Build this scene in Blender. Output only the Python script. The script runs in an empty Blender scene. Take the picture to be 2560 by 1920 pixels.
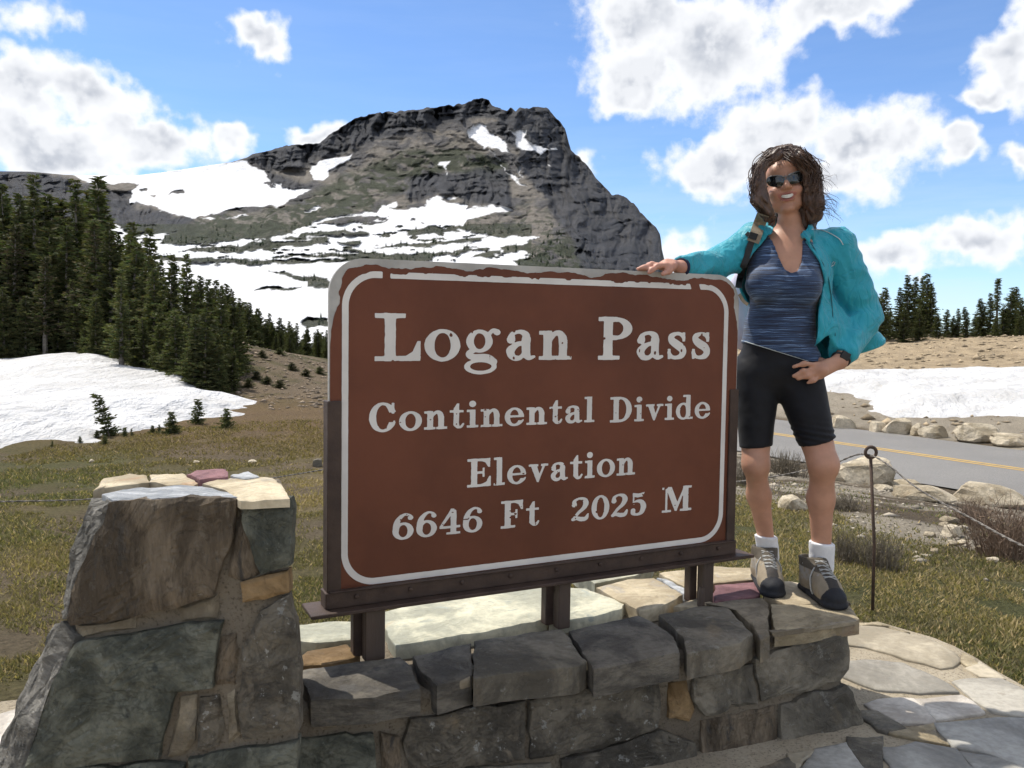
import bpy, bmesh, math, random
import numpy as np
from mathutils import Vector, Matrix, Euler

random.seed(7)
rng = np.random.default_rng(7)
scene = bpy.context.scene
COL = scene.collection

# ------------------------------------------------------------------ camera
W, H, F = 2560.0, 1920.0, 2089.0          # the photograph's pixels and focal length in them
CAM = Vector((0.0, 0.0, 1.33))
PITCH, ROLL = math.radians(-3.26), math.radians(0.3)
cam_data = bpy.data.cameras.new('camera')
cam = bpy.data.objects.new('camera', cam_data)
COL.objects.link(cam)
cam_data.sensor_width = 36.0
cam_data.lens = 36.0 * F / W
cam_data.clip_start = 0.05
cam_data.clip_end = 20000.0
ROT = Matrix.Rotation(math.radians(90) + PITCH, 3, 'X') @ Matrix.Rotation(ROLL, 3, 'Z')
cam.matrix_world = Matrix.Translation(CAM) @ ROT.to_4x4()
scene.camera = cam
RN = np.array(ROT)


def ray(px, py):
    return ROT @ Vector(((px - W / 2) / F, -(py - H / 2) / F, -1.0))


def at(px, py, Y):
    r = ray(px, py)
    return CAM + r * (Y / r.y)


def gz(px, py, z):
    r = ray(px, py)
    return CAM + r * ((z - CAM.z) / r.z)


def onplane(px, py, p0, n):
    r = ray(px, py)
    return CAM + r * ((Vector(p0) - CAM).dot(n) / r.dot(n))


# ------------------------------------------------------------------ sun and sky
SUN_AZ = Vector((-0.76, 0.65, 0)).normalized()
SUN_EL = math.radians(59)
sun_dir = Vector((SUN_AZ.x * math.cos(SUN_EL), SUN_AZ.y * math.cos(SUN_EL), math.sin(SUN_EL)))
sd = bpy.data.lights.new('sun', 'SUN')
sd.energy = 3.8
sd.angle = math.radians(0.53)
sd.color = (1.0, 0.94, 0.84)
sun = bpy.data.objects.new('sun', sd)
COL.objects.link(sun)
sun.rotation_euler = sun_dir.to_track_quat('Z', 'Y').to_euler()

world = bpy.data.worlds.new('World')
scene.world = world
world.use_nodes = True
wt = world.node_tree
wt.nodes.clear()


class NT:
    """small helper to write node trees"""

    def __init__(s, tree):
        s.t = tree

    def n(s, kind, **kw):
        nd = s.t.nodes.new(kind)
        for k, v in kw.items():
            setattr(nd, k, v)
        return nd

    def put(s, sock, v):
        if isinstance(v, bpy.types.NodeSocket):
            s.t.links.new(v, sock)
        elif v is not None:
            sock.default_value = v

    def m(s, op, a=None, b=None, c=None, clamp=False):
        nd = s.n('ShaderNodeMath', operation=op)
        nd.use_clamp = clamp
        for i, v in enumerate((a, b, c)):
            s.put(nd.inputs[i], v)
        return nd.outputs[0]

    def v(s, op, a=None, b=None, c=None):
        nd = s.n('ShaderNodeVectorMath', operation=op)
        for i, v in enumerate((a, b, c)):
            if v is not None:
                s.put(nd.inputs[i], v)
        return nd.outputs['Value'] if op in ('LENGTH', 'DOT_PRODUCT', 'DISTANCE') else nd.outputs[0]

    def scale(s, a, k):
        nd = s.n('ShaderNodeVectorMath', operation='SCALE')
        s.put(nd.inputs[0], a)
        s.put(nd.inputs['Scale'], k)
        return nd.outputs[0]

    def noise(s, vec, scale, detail=4, rough=0.5, dist=0.0, out=0, lac=2.0):
        nd = s.n('ShaderNodeTexNoise')
        s.put(nd.inputs['Vector'], vec)
        nd.inputs['Scale'].default_value = scale
        nd.inputs['Detail'].default_value = detail
        nd.inputs['Roughness'].default_value = rough
        nd.inputs['Distortion'].default_value = dist
        nd.inputs['Lacunarity'].default_value = lac
        return nd.outputs[out]

    def ramp(s, x, a, b, c=0.0, d=1.0, smooth=True):
        nd = s.n('ShaderNodeMapRange')
        nd.interpolation_type = 'SMOOTHSTEP' if smooth else 'LINEAR'
        s.put(nd.inputs[0], x)
        for i, v in enumerate((a, b, c, d)):
            nd.inputs[1 + i].default_value = v
        return nd.outputs[0]

    def mix(s, f, a, b):
        nd = s.n('ShaderNodeMix', data_type='RGBA')
        s.put(nd.inputs[0], f)
        for i, v in ((6, a), (7, b)):
            if isinstance(v, tuple) and len(v) == 3:
                v = v + (1.0,)
            s.put(nd.inputs[i], v)
        return nd.outputs[2]

    def xyz(s, x, y, z):
        nd = s.n('ShaderNodeCombineXYZ')
        for i, v in enumerate((x, y, z)):
            s.put(nd.inputs[i], v)
        return nd.outputs[0]

    def sep(s, v):
        nd = s.n('ShaderNodeSeparateXYZ')
        s.put(nd.inputs[0], v)
        return nd.outputs


# clouds: (px, py, rx, ry, strength), kept as directions in the sky
CLOUDS = [
    (40, 215, 200, 115, 1.0), (235, 250, 160, 100, 1.0), (100, 360, 340, 105, 1.0), (370, 350, 200, 85, 1.0),
    (585, 370, 85, 50, .8), (80, 55, 110, 65, .55), (640, 112, 92, 68, .9), (790, 312, 85, 44, .85),
    (1590, 60, 190, 150, 1.0), (1590, 200, 170, 120, 1.0), (1790, 130, 240, 190, 1.0), (2080, 25, 210, 95, 1.0),
    (1790, 420, 170, 110, 1.0), (1950, 320, 180, 110, 1.0), (2180, 350, 200, 120, 1.0),
    (2060, 440, 260, 80, 1.0), (2390, 370, 95, 65, 1.0),
    (2545, 140, 105, 170, 1.0), (2460, 235, 75, 50, .9), (2550, 400, 60, 60, .75),
    (2250, 640, 130, 75, .85), (2430, 600, 190, 85, .85), (1700, 640, 170, 65, .6), (1480, 392, 42, 45, .45),
]


def azel(px, py):
    r = ray(px, py).normalized()
    return math.atan2(r.x, r.y), math.asin(r.z)


def cloud_group():
    g = bpy.data.node_groups.new('cloud_density', 'ShaderNodeTree')
    g.interface.new_socket('P', in_out='INPUT', socket_type='NodeSocketVector')
    g.interface.new_socket('N', in_out='INPUT', socket_type='NodeSocketFloat')
    g.interface.new_socket('D', in_out='OUTPUT', socket_type='NodeSocketFloat')
    t = NT(g)
    gi, go = t.n('NodeGroupInput'), t.n('NodeGroupOutput')
    P = gi.outputs[0]
    acc = None
    for (cx, cy, rx, ry, s) in CLOUDS:
        a0, e0 = azel(cx, cy)
        ra = (azel(cx + rx, cy)[0] - azel(cx - rx, cy)[0]) / 2
        re = (azel(cx, cy - ry)[1] - azel(cx, cy + ry)[1]) / 2
        q = t.v('MULTIPLY_ADD', P, (1 / ra, 1 / re, 0), (-a0 / ra, -e0 / re, 0))
        d = t.m('MULTIPLY_ADD', t.v('LENGTH', q), -s, s)
        acc = d if acc is None else t.m('SMOOTH_MAX', acc, d, 0.25)
    t.put(go.inputs[0], acc)
    return g


w = NT(wt)
tc = w.n('ShaderNodeTexCoord')
D = tc.outputs['Generated']
dx, dy, dz = w.sep(D)
az = w.m('ARCTAN2', dx, dy)
el = w.m('ARCSINE', dz)
P = w.xyz(az, el, 0.0)
warp1 = w.noise(D, 13.0, 3, .68, out=1)
P2 = w.v('MULTIPLY_ADD', w.v('SUBTRACT', warp1, (.5, .5, .5)), (.10, .10, 0), P)
grp = cloud_group()


def dens(Pv):
    g = w.n('ShaderNodeGroup')
    g.node_tree = grp
    w.put(g.inputs[0], Pv)
    return g.outputs[0]


fb = w.noise(D, 24.0, 6, .60)
fbs = w.noise(w.v('ADD', D, (-.012, 0, .016)), 24.0, 3, .60)
base = dens(P2)
# unseen cloud round the rest of the sky, thickened to neutralise blue shade light
zz = w.m('MAXIMUM', dz, .12)
far = w.noise(w.v('DIVIDE', D, w.xyz(zz, zz, zz)), 0.9, 4, .6)
fard = w.ramp(far, .37, .57, -.4, .80)
inview = w.m('MULTIPLY', w.ramp(w.m('ABSOLUTE', az), .60, .80, 1.0, 0.0), w.ramp(el, .42, .62, 1.0, 0.0))
fard = w.m('SUBTRACT', fard, w.m('MULTIPLY', inview, 2.0))
dn = w.m('MAXIMUM', base, fard)
den = w.m('ADD', dn, w.m('MULTIPLY', w.m('SUBTRACT', fb, .5), 1.25))
alpha = w.ramp(den, -.02, .46)
# cloud body: bright where thin or turned to the sun, grey in the thick heart
lit = w.ramp(w.m('SUBTRACT', fb, fbs), -.16, .14)
big = w.noise(D, 7.0, 2, .5)
thick = w.m('MULTIPLY', w.ramp(den, .25, .90), w.ramp(big, .22, .50))
grey = w.m('MULTIPLY', thick, w.m('MULTIPLY_ADD', lit, -.62, 1.0))
ccol = w.mix(grey, (.82, .83, .85), (.42, .45, .51))

sky = w.n('ShaderNodeTexSky', sky_type='NISHITA')
sky.sun_disc = False
sky.sun_elevation = SUN_EL
sky.sun_rotation = math.atan2(SUN_AZ.x, SUN_AZ.y)
sky.altitude = 2000
sky.air_density = 1.0
sky.dust_density = 0.6
sky.ozone_density = 1.6
skyc = w.n('ShaderNodeVectorMath', operation='SCALE')
w.put(skyc.inputs[0], sky.outputs[0])
skyc.inputs['Scale'].default_value = .96
# thin high veil whitening the lower sky
veiln = w.noise(w.v('MULTIPLY', P, (3.0, 22.0, 1.0)), 1.6, 5, .6)
veil = w.m('MULTIPLY', w.ramp(el, -.02, .28, 1.0, .12), w.ramp(veiln, .36, .66, .35, 1.0))
BG = 0.13
skyt = w.v('MULTIPLY', skyc.outputs[0], (.80, .96, 1.14))
colr = w.mix(w.m('MULTIPLY', veil, .52), skyt, tuple(x / BG for x in (.58, .68, .84)))
sc_ = w.n('ShaderNodeVectorMath', operation='SCALE')
w.put(sc_.inputs[0], ccol)
sc_.inputs['Scale'].default_value = 1.0 / BG
fin = w.mix(alpha, colr, sc_.outputs[0])
bgn = w.n('ShaderNodeBackground')
w.put(bgn.inputs[0], fin)
bgn.inputs[1].default_value = BG
wo = w.n('ShaderNodeOutputWorld')
wt.links.new(bgn.outputs[0], wo.inputs[0])
world.cycles.sampling_method = 'MANUAL'
world.cycles.sample_map_resolution = 512

scene.view_settings.view_transform = 'Standard'
scene.view_settings.look = 'None'
scene.view_settings.exposure = 0.40
scene.view_settings.gamma = 1.0
scene.cycles.use_adaptive_sampling = True
scene.cycles.adaptive_threshold = 0.02
scene.cycles.adaptive_min_samples = 12
scene.cycles.max_bounces = 6
scene.cycles.diffuse_bounces = 3
scene.cycles.glossy_bounces = 2
scene.cycles.transparent_max_bounces = 8
scene.cycles.sample_clamp_indirect = 6.0

# ------------------------------------------------------------------ helpers


def tag(o, label=None, cat=None, group=None, kind=None):
    if label:
        o['label'] = label
    if cat:
        o['category'] = cat
    if group:
        o['group'] = group
    if kind:
        o['kind'] = kind
    return o


def empty(name, loc=(0, 0, 0), rz=0.0):
    o = bpy.data.objects.new(name, None)
    o.empty_display_size = 0.1
    COL.objects.link(o)
    o.location = loc
    o.rotation_euler = (0, 0, rz)
    return o


def link(name, me, mat=None, parent=None, smooth=False):
    o = bpy.data.objects.new(name, me)
    COL.objects.link(o)
    if mat is not None and not me.materials:
        me.materials.append(mat)
    if parent is not None:
        o.parent = parent
    if smooth:
        me.polygons.foreach_set('use_smooth', np.ones(len(me.polygons), bool))
    return o


def mesh_np(name, verts, faces, colors=None, attr='col', mids=None):
    """verts (n,3); faces: (m,3) / (m,4) array, or list of lists"""
    me = bpy.data.meshes.new(name)
    verts = np.asarray(verts, dtype=np.float32)
    if isinstance(faces, np.ndarray):
        k = faces.shape[1]
        me.vertices.add(len(verts))
        me.vertices.foreach_set('co', verts.ravel())
        me.loops.add(faces.size)
        me.loops.foreach_set('vertex_index', faces.ravel().astype(np.int32))
        me.polygons.add(len(faces))
        me.polygons.foreach_set('loop_start', np.arange(0, faces.size, k, dtype=np.int32))
        me.polygons.foreach_set('loop_total', np.full(len(faces), k, dtype=np.int32))
        me.update(calc_edges=True)
    else:
        me.from_pydata([tuple(map(float, v)) for v in verts], [], faces)
        me.update()
    if colors is not None:
        c = np.asarray(colors, dtype=np.float32)
        if c.shape[1] == 3:
            c = np.concatenate([c, np.ones((len(c), 1), np.float32)], 1)
        a = me.color_attributes.new(attr, 'FLOAT_COLOR', 'POINT')
        a.data.foreach_set('color', c.ravel())
    if mids is not None:
        me.polygons.foreach_set('material_index', np.asarray(mids, dtype=np.int32))
    return me


class MB:
    """collects verts/faces"""

    def __init__(s):
        s.v, s.f = [], []

    def add(s, vs, fs):
        o = len(s.v)
        s.v += [tuple(x) for x in vs]
        s.f += [[i + o for i in f] for f in fs]

    def box(s, c, sx, sy, sz, rot=None):
        vs = [Vector((x * sx / 2, y * sy / 2, z * sz / 2)) for z in (-1, 1) for y in (-1, 1) for x in (-1, 1)]
        if rot is not None:
            vs = [rot @ v for v in vs]
        s.add([v + Vector(c) for v in vs],
              [[0, 2, 3, 1], [4, 5, 7, 6], [0, 1, 5, 4], [2, 6, 7, 3], [0, 4, 6, 2], [1, 3, 7, 5]])

    def tube(s, pts, rad, n=8, caps=True):
        pts = [Vector(p) for p in pts]
        if not hasattr(rad, '__len__'):
            rad = [rad] * len(pts)
        o = len(s.v)
        up = None
        for i, p in enumerate(pts):
            t = (pts[min(i + 1, len(pts) - 1)] - pts[max(i - 1, 0)]).normalized()
            if up is None:
                up = Vector((0, 0, 1)) if abs(t.z) < .9 else Vector((1, 0, 0))
            a = t.cross(up).normalized()
            b = a.cross(t).normalized()
            up = b
            for k in range(n):
                an = 2 * math.pi * k / n
                s.v.append(tuple(p + (a * math.cos(an) + b * math.sin(an)) * rad[i]))
        for i in range(len(pts) - 1):
            for k in range(n):
                k2 = (k + 1) % n
                s.f.append([o + i * n + k, o + i * n + k2, o + (i + 1) * n + k2, o + (i + 1) * n + k])
        if caps:
            s.f.append([o + k for k in range(n)][::-1])
            e = o + (len(pts) - 1) * n
            s.f.append([e + k for k in range(n)])

    def build(s, name, mat, parent=None, smooth=False, bevel=0.0):
        me = bpy.data.meshes.new(name)
        me.from_pydata(s.v, [], s.f)
        me.update()
        if bevel:
            bm = bmesh.new()
            bm.from_mesh(me)
            bmesh.ops.bevel(bm, geom=bm.edges[:] + bm.verts[:], offset=bevel, segments=2, profile=.6, affect='EDGES', clamp_overlap=True)
            bm.to_mesh(me)
            bm.free()
        return link(name, me, mat, parent, smooth)


# lattice noise in numpy
_perm = np.random.default_rng(11).random(65536)


def vnoise(x, y, z=None, seed=0):
    x = np.asarray(x, float)
    y = np.asarray(y, float)
    xi, yi = np.floor(x).astype(np.int64), np.floor(y).astype(np.int64)
    fx, fy = x - xi, y - yi
    fx, fy = fx * fx * (3 - 2 * fx), fy * fy * (3 - 2 * fy)
    if z is None:
        def h(i, j):
            return _perm[(i * 73856093 ^ j * 19349663 ^ (seed * 83492791 + 12345)) & 65535]
        return ((h(xi, yi) * (1 - fx) + h(xi + 1, yi) * fx) * (1 - fy) + (h(xi, yi + 1) * (1 - fx) + h(xi + 1, yi + 1) * fx) * fy)
    z = np.asarray(z, float)
    zi = np.floor(z).astype(np.int64)
    fz = z - zi
    fz = fz * fz * (3 - 2 * fz)

    def h3(i, j, k):
        return _perm[(i * 73856093 ^ j * 19349663 ^ k * 83492791 ^ (seed * 2654435 + 777)) & 65535]

    def pl_(k):
        return ((h3(xi, yi, k) * (1 - fx) + h3(xi + 1, yi, k) * fx) * (1 - fy) + (h3(xi, yi + 1, k) * (1 - fx) + h3(xi + 1, yi + 1, k) * fx) * fy)
    return pl_(zi) * (1 - fz) + pl_(zi + 1) * fz


def fbm(x, y, z=None, oct=4, seed=0, gain=.5):
    a, s, t = 1.0, 0.0, 0.0
    x = np.asarray(x, float)
    y = np.asarray(y, float)
    for o in range(oct):
        s = s + a * vnoise(x * 2 ** o, y * 2 ** o, None if z is None else np.asarray(z) * 2 ** o, seed + o)
        t += a
        a *= gain
    return s / t


def sstep(a, b, x):
    t = np.clip((np.asarray(x, float) - a) / (b - a), 0, 1)
    return t * t * (3 - 2 * t)


def inpoly(x, y, poly):
    x = np.asarray(x, float)
    y = np.asarray(y, float)
    r = np.zeros(x.shape, bool)
    n = len(poly)
    for i in range(n):
        x1, y1 = poly[i]
        x2, y2 = poly[(i + 1) % n]
        if y1 == y2:
            continue
        c = ((y1 > y) != (y2 > y)) & (x < (x2 - x1) * (y - y1) / (y2 - y1) + x1)
        r ^= c
    return r


def polysd(x, y, poly):
    """signed distance, positive inside"""
    x = np.asarray(x, float)
    y = np.asarray(y, float)
    d = np.full(x.shape, 1e9)
    n = len(poly)
    for i in range(n):
        x1, y1 = poly[i]
        x2, y2 = poly[(i + 1) % n]
        ex, ey = x2 - x1, y2 - y1
        t = np.clip(((x - x1) * ex + (y - y1) * ey) / (ex * ex + ey * ey + 1e-12), 0, 1)
        d = np.minimum(d, np.hypot(x - x1 - t * ex, y - y1 - t * ey))
    return np.where(inpoly(x, y, poly), d, -d)


# ------------------------------------------------------------------ materials
MATS = {}


def new_mat(name):
    m = bpy.data.materials.new(name)
    m.use_nodes = True
    t = m.node_tree
    bs = t.nodes['Principled BSDF']
    MATS[name] = m
    return m, NT(t), bs


def simple_mat(name, col, rough=.6, var=.15, scale=8.0, bump=0.0, bscale=60.0, metal=0.0, spec=.5, coords='Object', stretch=None, col2=None, bdist=.01, sheen=0.0):
    m, t, bs = new_mat(name)
    c = t.n('ShaderNodeTexCoord').outputs[coords]
    if stretch:
        c = t.v('MULTIPLY', c, stretch)
    nz = t.noise(c, scale, 5, .6)
    if col2 is None:
        a = tuple(max(0, x * (1 - var)) for x in col)
        b = tuple(min(1, x * (1 + var)) for x in col)
    else:
        a, b = col, col2
    t.put(bs.inputs['Base Color'], t.mix(t.ramp(nz, .32, .68), a, b))
    bs.inputs['Roughness'].default_value = rough
    bs.inputs['Metallic'].default_value = metal
    bs.inputs['Specular IOR Level'].default_value = spec
    if sheen:
        bs.inputs['Sheen Weight'].default_value = sheen
    if bump:
        b = t.n('ShaderNodeBump')
        b.inputs['Strength'].default_value = bump
        b.inputs['Distance'].default_value = bdist
        t.put(b.inputs['Height'], t.noise(c, bscale, 6, .65))
        t.put(bs.inputs['Normal'], b.outputs[0])
    return m


def attr_mat(name, rough=.9, bump=.3, bscale=.5, bdist=.3, var=.25, vscale=.3, spec=.2, coords='Object', attr='col'):
    """base colour from a point attribute with fine noise on top"""
    m, t, bs = new_mat(name)
    c = t.n('ShaderNodeTexCoord').outputs[coords]
    at_ = t.n('ShaderNodeAttribute', attribute_name=attr)
    nz = t.noise(c, vscale, 6, .65)
    k = t.ramp(nz, .25, .75, 1 - var, 1 + var, smooth=False)
    sc = t.scale(at_.outputs['Color'], k)
    t.put(bs.inputs['Base Color'], sc)
    bs.inputs['Roughness'].default_value = rough
    bs.inputs['Specular IOR Level'].default_value = spec
    if bump:
        b = t.n('ShaderNodeBump')
        b.inputs['Strength'].default_value = bump
        b.inputs['Distance'].default_value = bdist
        t.put(b.inputs['Height'], t.noise(c, bscale, 7, .7))
        t.put(bs.inputs['Normal'], b.outputs[0])
    return m


SKIP = set()
# ------------------------------------------------------------------ the mountain


def z1(p):  # zoomed view of the upper left quarter
    return (p[0] * .5787, p[1] * .5787)


def z3(p):  # zoomed view of the summit
    return (680 + p[0] * .4521, 220 + p[1] * .4521)


RIDGE = [(-900, 470), (-600, 400), (-350, 440), (-150, 415), (0, 428), (75, 429), (162, 437), (220, 438), (330, 440), (405, 431), (480, 420), (579, 405),
         (619, 393), (631, 385), (677, 376), (729, 362), (781, 360), (799, 356), (822, 336), (868, 307), (903, 292), (949, 282),
         (1018, 277), (1088, 268), (1134, 263), (1163, 259), (1185, 249), (1205, 246), (1222, 250), (1229, 262), (1256, 274), (1268, 277), (1275, 271), (1290, 276), (1300, 268),
         (1312, 271), (1355, 266), (1375, 276), (1396, 301), (1413, 324), (1419, 347), (1428, 379), (1448, 393), (1471, 417), (1500, 457), (1529, 486),
         (1558, 490), (1587, 512), (1616, 548), (1640, 566), (1651, 585), (1655, 625), (1662, 654), (1690, 720), (1740, 800), (1800, 838), (2000, 846), (2700, 850)]
rx_ = np.array([p[0] for p in RIDGE], float)
ry_ = np.array([p[1] for p in RIDGE], float)

cols = np.concatenate([np.arange(-900, -30, 14.0), np.arange(-30, 1720, 2.5), np.arange(1720, 2700, 24.0)])
NR, NB = 330, 14
ridge = np.interp(cols, rx_, ry_)
ridge = ridge + (fbm(cols * .09, cols * 0 + 3.1, oct=3, seed=5) - .5) * 9 * sstep(640, 720, cols) * (cols < 1660)
BASE_Y = 905.0
tt = np.linspace(0, 1, NR) ** 1.0
PX = np.repeat(cols[None, :], NR, 0)
PY = BASE_Y + (ridge[None, :] - BASE_Y) * tt[:, None]

D0 = np.interp(-PY, [-905, -846, -760, -650, -600, -520, -430, -240], [380, 520, 780, 1150, 1330, 1640, 1960, 2330])
# the spine of the peak and the dark face that turns away to the right of it
xs = np.interp(PY, [240, 450, 600, 690, 900], [1290, 1370, 1450, 1530, 1620])
D0 = D0 + 2.6 * np.clip(PX - xs, 0, None) ** 1.0 + .35 * np.clip(980 - PX, 0, 900) * sstep(640, 420, PY)
wx = PX + (fbm(PX * .02, PY * .03, oct=3, seed=21) - .5) * 40
wy = PY + (fbm(PX * .02, PY * .03, oct=3, seed=22) - .5) * 26
rag = PX + (fbm(PX * .045, PY * .07, oct=4, seed=31) - .5) * 30
ragy = PY + (fbm(PX * .035, PY * .09, oct=4, seed=32) - .5) * 17

# cliffs, talus, green slopes
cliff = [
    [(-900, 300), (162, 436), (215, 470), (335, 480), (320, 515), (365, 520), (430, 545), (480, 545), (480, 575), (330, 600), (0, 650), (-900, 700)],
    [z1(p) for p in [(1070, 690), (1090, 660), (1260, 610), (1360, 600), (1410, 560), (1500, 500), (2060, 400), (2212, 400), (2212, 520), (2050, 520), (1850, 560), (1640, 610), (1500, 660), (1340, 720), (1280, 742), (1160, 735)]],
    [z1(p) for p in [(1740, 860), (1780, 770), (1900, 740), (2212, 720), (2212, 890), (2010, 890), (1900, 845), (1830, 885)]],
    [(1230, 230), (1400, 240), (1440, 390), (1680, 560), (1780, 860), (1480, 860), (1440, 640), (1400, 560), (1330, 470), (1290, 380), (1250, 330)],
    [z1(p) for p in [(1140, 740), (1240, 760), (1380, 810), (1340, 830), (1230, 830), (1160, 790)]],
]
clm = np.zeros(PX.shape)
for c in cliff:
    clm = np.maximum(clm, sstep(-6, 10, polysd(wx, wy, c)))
green = np.zeros(PX.shape)
for c in [[z1(p) for p in [(1260, 880), (1500, 760), (1750, 640), (1960, 620), (2100, 660), (2212, 700), (2212, 800), (1900, 760), (1700, 840), (1600, 900), (1300, 930)]],
          [z1(p) for p in [(680, 1055), (860, 950), (1250, 890), (1640, 850), (1650, 900), (1330, 990), (1000, 1050)]],
          [(1280, 640), (1380, 590), (1470, 620), (1560, 690), (1600, 900), (1200, 900), (1250, 670)]]:
    green = np.maximum(green, sstep(-8, 14, polysd(wx, wy, c)))

# snow
snow_in = [
    [z1(p) for p in [(290, 745), (570, 745), (830, 718), (1000, 695), (1060, 700), (1085, 715), (1150, 735), (1160, 770), (1190, 800), (1205, 786), (1226, 788), (1222, 815), (1340, 822), (1250, 870), (1190, 897), (1150, 885), (1000, 905), (890, 930), (830, 942), (740, 920), (640, 885), (550, 882), (565, 840), (605, 792), (560, 790), (420, 800), (365, 785)]],
    [z1(p) for p in [(1330, 720), (1420, 690), (1512, 662), (1500, 690), (1430, 735), (1395, 785), (1345, 772)]],
    [z3(p) for p in [(1080, 245), (1150, 185), (1190, 200), (1200, 235), (1260, 280), (1300, 310), (1320, 345), (1270, 345), (1200, 320), (1190, 340), (1130, 295)]],
    [z3(p) for p in [(1195, 335), (1240, 370), (1262, 405), (1215, 360)]],
    [z3(p) for p in [(1280, 425), (1300, 440), (1345, 490), (1395, 530), (1405, 545), (1375, 540), (1320, 480)]],
    [z3(p) for p in [(1350, 415), (1375, 440), (1378, 500), (1355, 480)]],
    [z3(p) for p in [(1315, 220), (1345, 225), (1400, 240), (1395, 262), (1400, 280), (1440, 300), (1480, 330), (1560, 335), (1570, 347), (1520, 345), (1490, 378), (1460, 350), (1360, 325), (1350, 280)]],
    [z3(p) for p in [(925, 415), (980, 400), (955, 450), (970, 495), (955, 465)]],
    [z3(p) for p in [(1530, 425), (1560, 432), (1540, 440)]],
    [z3(p) for p in [(570, 690), (640, 640), (680, 625), (715, 645), (640, 665), (740, 670), (850, 660), (850, 620), (920, 595), (985, 635), (1060, 640), (1070, 665), (1150, 655), (1280, 648), (1340, 670), (1230, 695), (1100, 720), (1050, 760), (970, 770), (1130, 795), (1190, 810), (1080, 850), (1190, 820), (1480, 820), (1400, 860), (1270, 880), (1180, 895), (1260, 905), (1400, 905), (1440, 925), (1290, 960), (1200, 985), (1100, 1010), (0, 1060), (-300, 1010), (-300, 870), (0, 845), (60, 815), (180, 770), (290, 720), (520, 692)]],
    [(-900, 640), (200, 580), (290, 560), (330, 595), (470, 573), (480, 580), (395, 612), (440, 612), (700, 585), (1000, 570), (1220, 590), (1300, 670), (1330, 905), (-900, 905)],
    [z3(p) for p in [(110, 690), (190, 678), (265, 655), (275, 670), (180, 692)]],
    [z3(p) for p in [(975, 612), (1045, 588), (1010, 610)]],
    [z1(p) for p in [(970, 948), (1060, 928), (1130, 935), (1010, 952)]],
    [z1(p) for p in [(1110, 1002), (1150, 992), (1190, 998), (1130, 1008)]],
    [z1(p) for p in [(860, 945), (930, 938), (900, 950)]],
]
snow_out = [
    [z1(p) for p in [(680, 1055), (740, 1010), (860, 960), (960, 950), (1310, 900), (1330, 960), (1310, 990), (1220, 1020), (1000, 1040), (760, 1060)]],
    [z1(p) for p in [(780, 1086), (960, 1062), (1180, 1045), (1420, 1022), (1425, 1046), (1200, 1070), (960, 1092)]],
    [z3(p) for p in [(0, 855), (180, 840), (300, 835), (300, 860), (120, 875), (0, 885)]],
    [z3(p) for p in [(255, 750), (400, 715), (560, 705), (655, 712), (560, 735), (400, 750)]],
    [z3(p) for p in [(485, 755), (560, 740), (668, 738), (560, 762)]],
    [z3(p) for p in [(700, 795), (860, 770), (960, 772), (1050, 790), (900, 800), (780, 808)]],
    [z3(p) for p in [(60, 825), (200, 800), (400, 795), (525, 790), (540, 810), (300, 815), (120, 838)]],
    [z3(p) for p in [(370, 850), (500, 845), (500, 862), (400, 865)]],
    [z3(p) for p in [(560, 880), (720, 865), (960, 845), (1180, 822), (1100, 855), (900, 872), (700, 885)]],
    [z3(p) for p in [(0, 925), (500, 915), (850, 912), (1000, 905), (1190, 885), (1180, 900), (900, 930), (880, 955), (500, 962), (300, 965), (0, 968), (0, 950), (400, 945), (350, 935), (0, 935)]],
    [z3(p) for p in [(1100, 940), (1200, 900), (1290, 900), (1180, 935)]],
    [z1(p) for p in [(640, 1110), (720, 1095), (760, 1112), (900, 1118), (1500, 1120), (1500, 1135), (900, 1140), (760, 1128)]],
    [z1(p) for p in [(1100, 1256), (1160, 1242), (1295, 1240), (1270, 1256)]],
    [z1(p) for p in [(1150, 1165), (1250, 1185), (1380, 1195), (1430, 1220), (1500, 1240), (1330, 1240), (1340, 1215), (1230, 1195)]],
    [z1(p) for p in [(1310, 1395), (1340, 1370), (1420, 1375), (1440, 1400), (1400, 1415), (1330, 1410)]],
    [z1(p) for p in [(730, 850), (790, 810), (800, 830)]],
    [z1(p) for p in [(595, 825), (635, 812), (640, 828), (605, 835)]],
    [z1(p) for p in [(645, 845), (675, 840), (672, 850)]],
    [z1(p) for p in [(1150, 790), (1180, 785), (1185, 812), (1165, 815)]],
]
sn = np.full(PX.shape, -1e3)
for c in snow_in:
    sn = np.maximum(sn, polysd(rag, ragy, c))
for c in snow_out:
    sn = np.minimum(sn, -polysd(rag, ragy, c))
holes = fbm(PX * .03, PY * .12, oct=4, seed=40)
sn = np.where((PY > 545) & (PY < 650), np.minimum(sn, (.70 - holes) * 90), sn)
snow = sstep(-1.0, 1.6, sn)
snow *= 1 - .9 * sstep(1700, 1730, PX)

# relief: gullies on the cliffs, strata, scree
gul = fbm(wx * .045, wy * .010, oct=4, seed=51)
gul2 = fbm(wx * .13, wy * .045, oct=3, seed=52)
strat = fbm(wx * .008, (wy + .06 * wx) * .11, oct=4, seed=53)
rough = fbm(wx * .09, wy * .14, oct=4, seed=54)
rockw = 1 - snow
fade = sstep(BASE_Y, 800, PY) * sstep(0, 9, PY - ridge[None, :])
Dm = D0 + fade * (rockw * (clm * ((gul - .5) * 150 + (gul2 - .5) * 30) + (strat - .5) * (26 + 22 * clm) + (rough - .5) * 22)
                  + snow * ((fbm(wx * .012, wy * .03, oct=3, seed=56) - .5) * 26) + (fbm(wx * .010, wy * .012, oct=3, seed=57) - .5) * 130 * (1 - .7 * snow))

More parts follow.
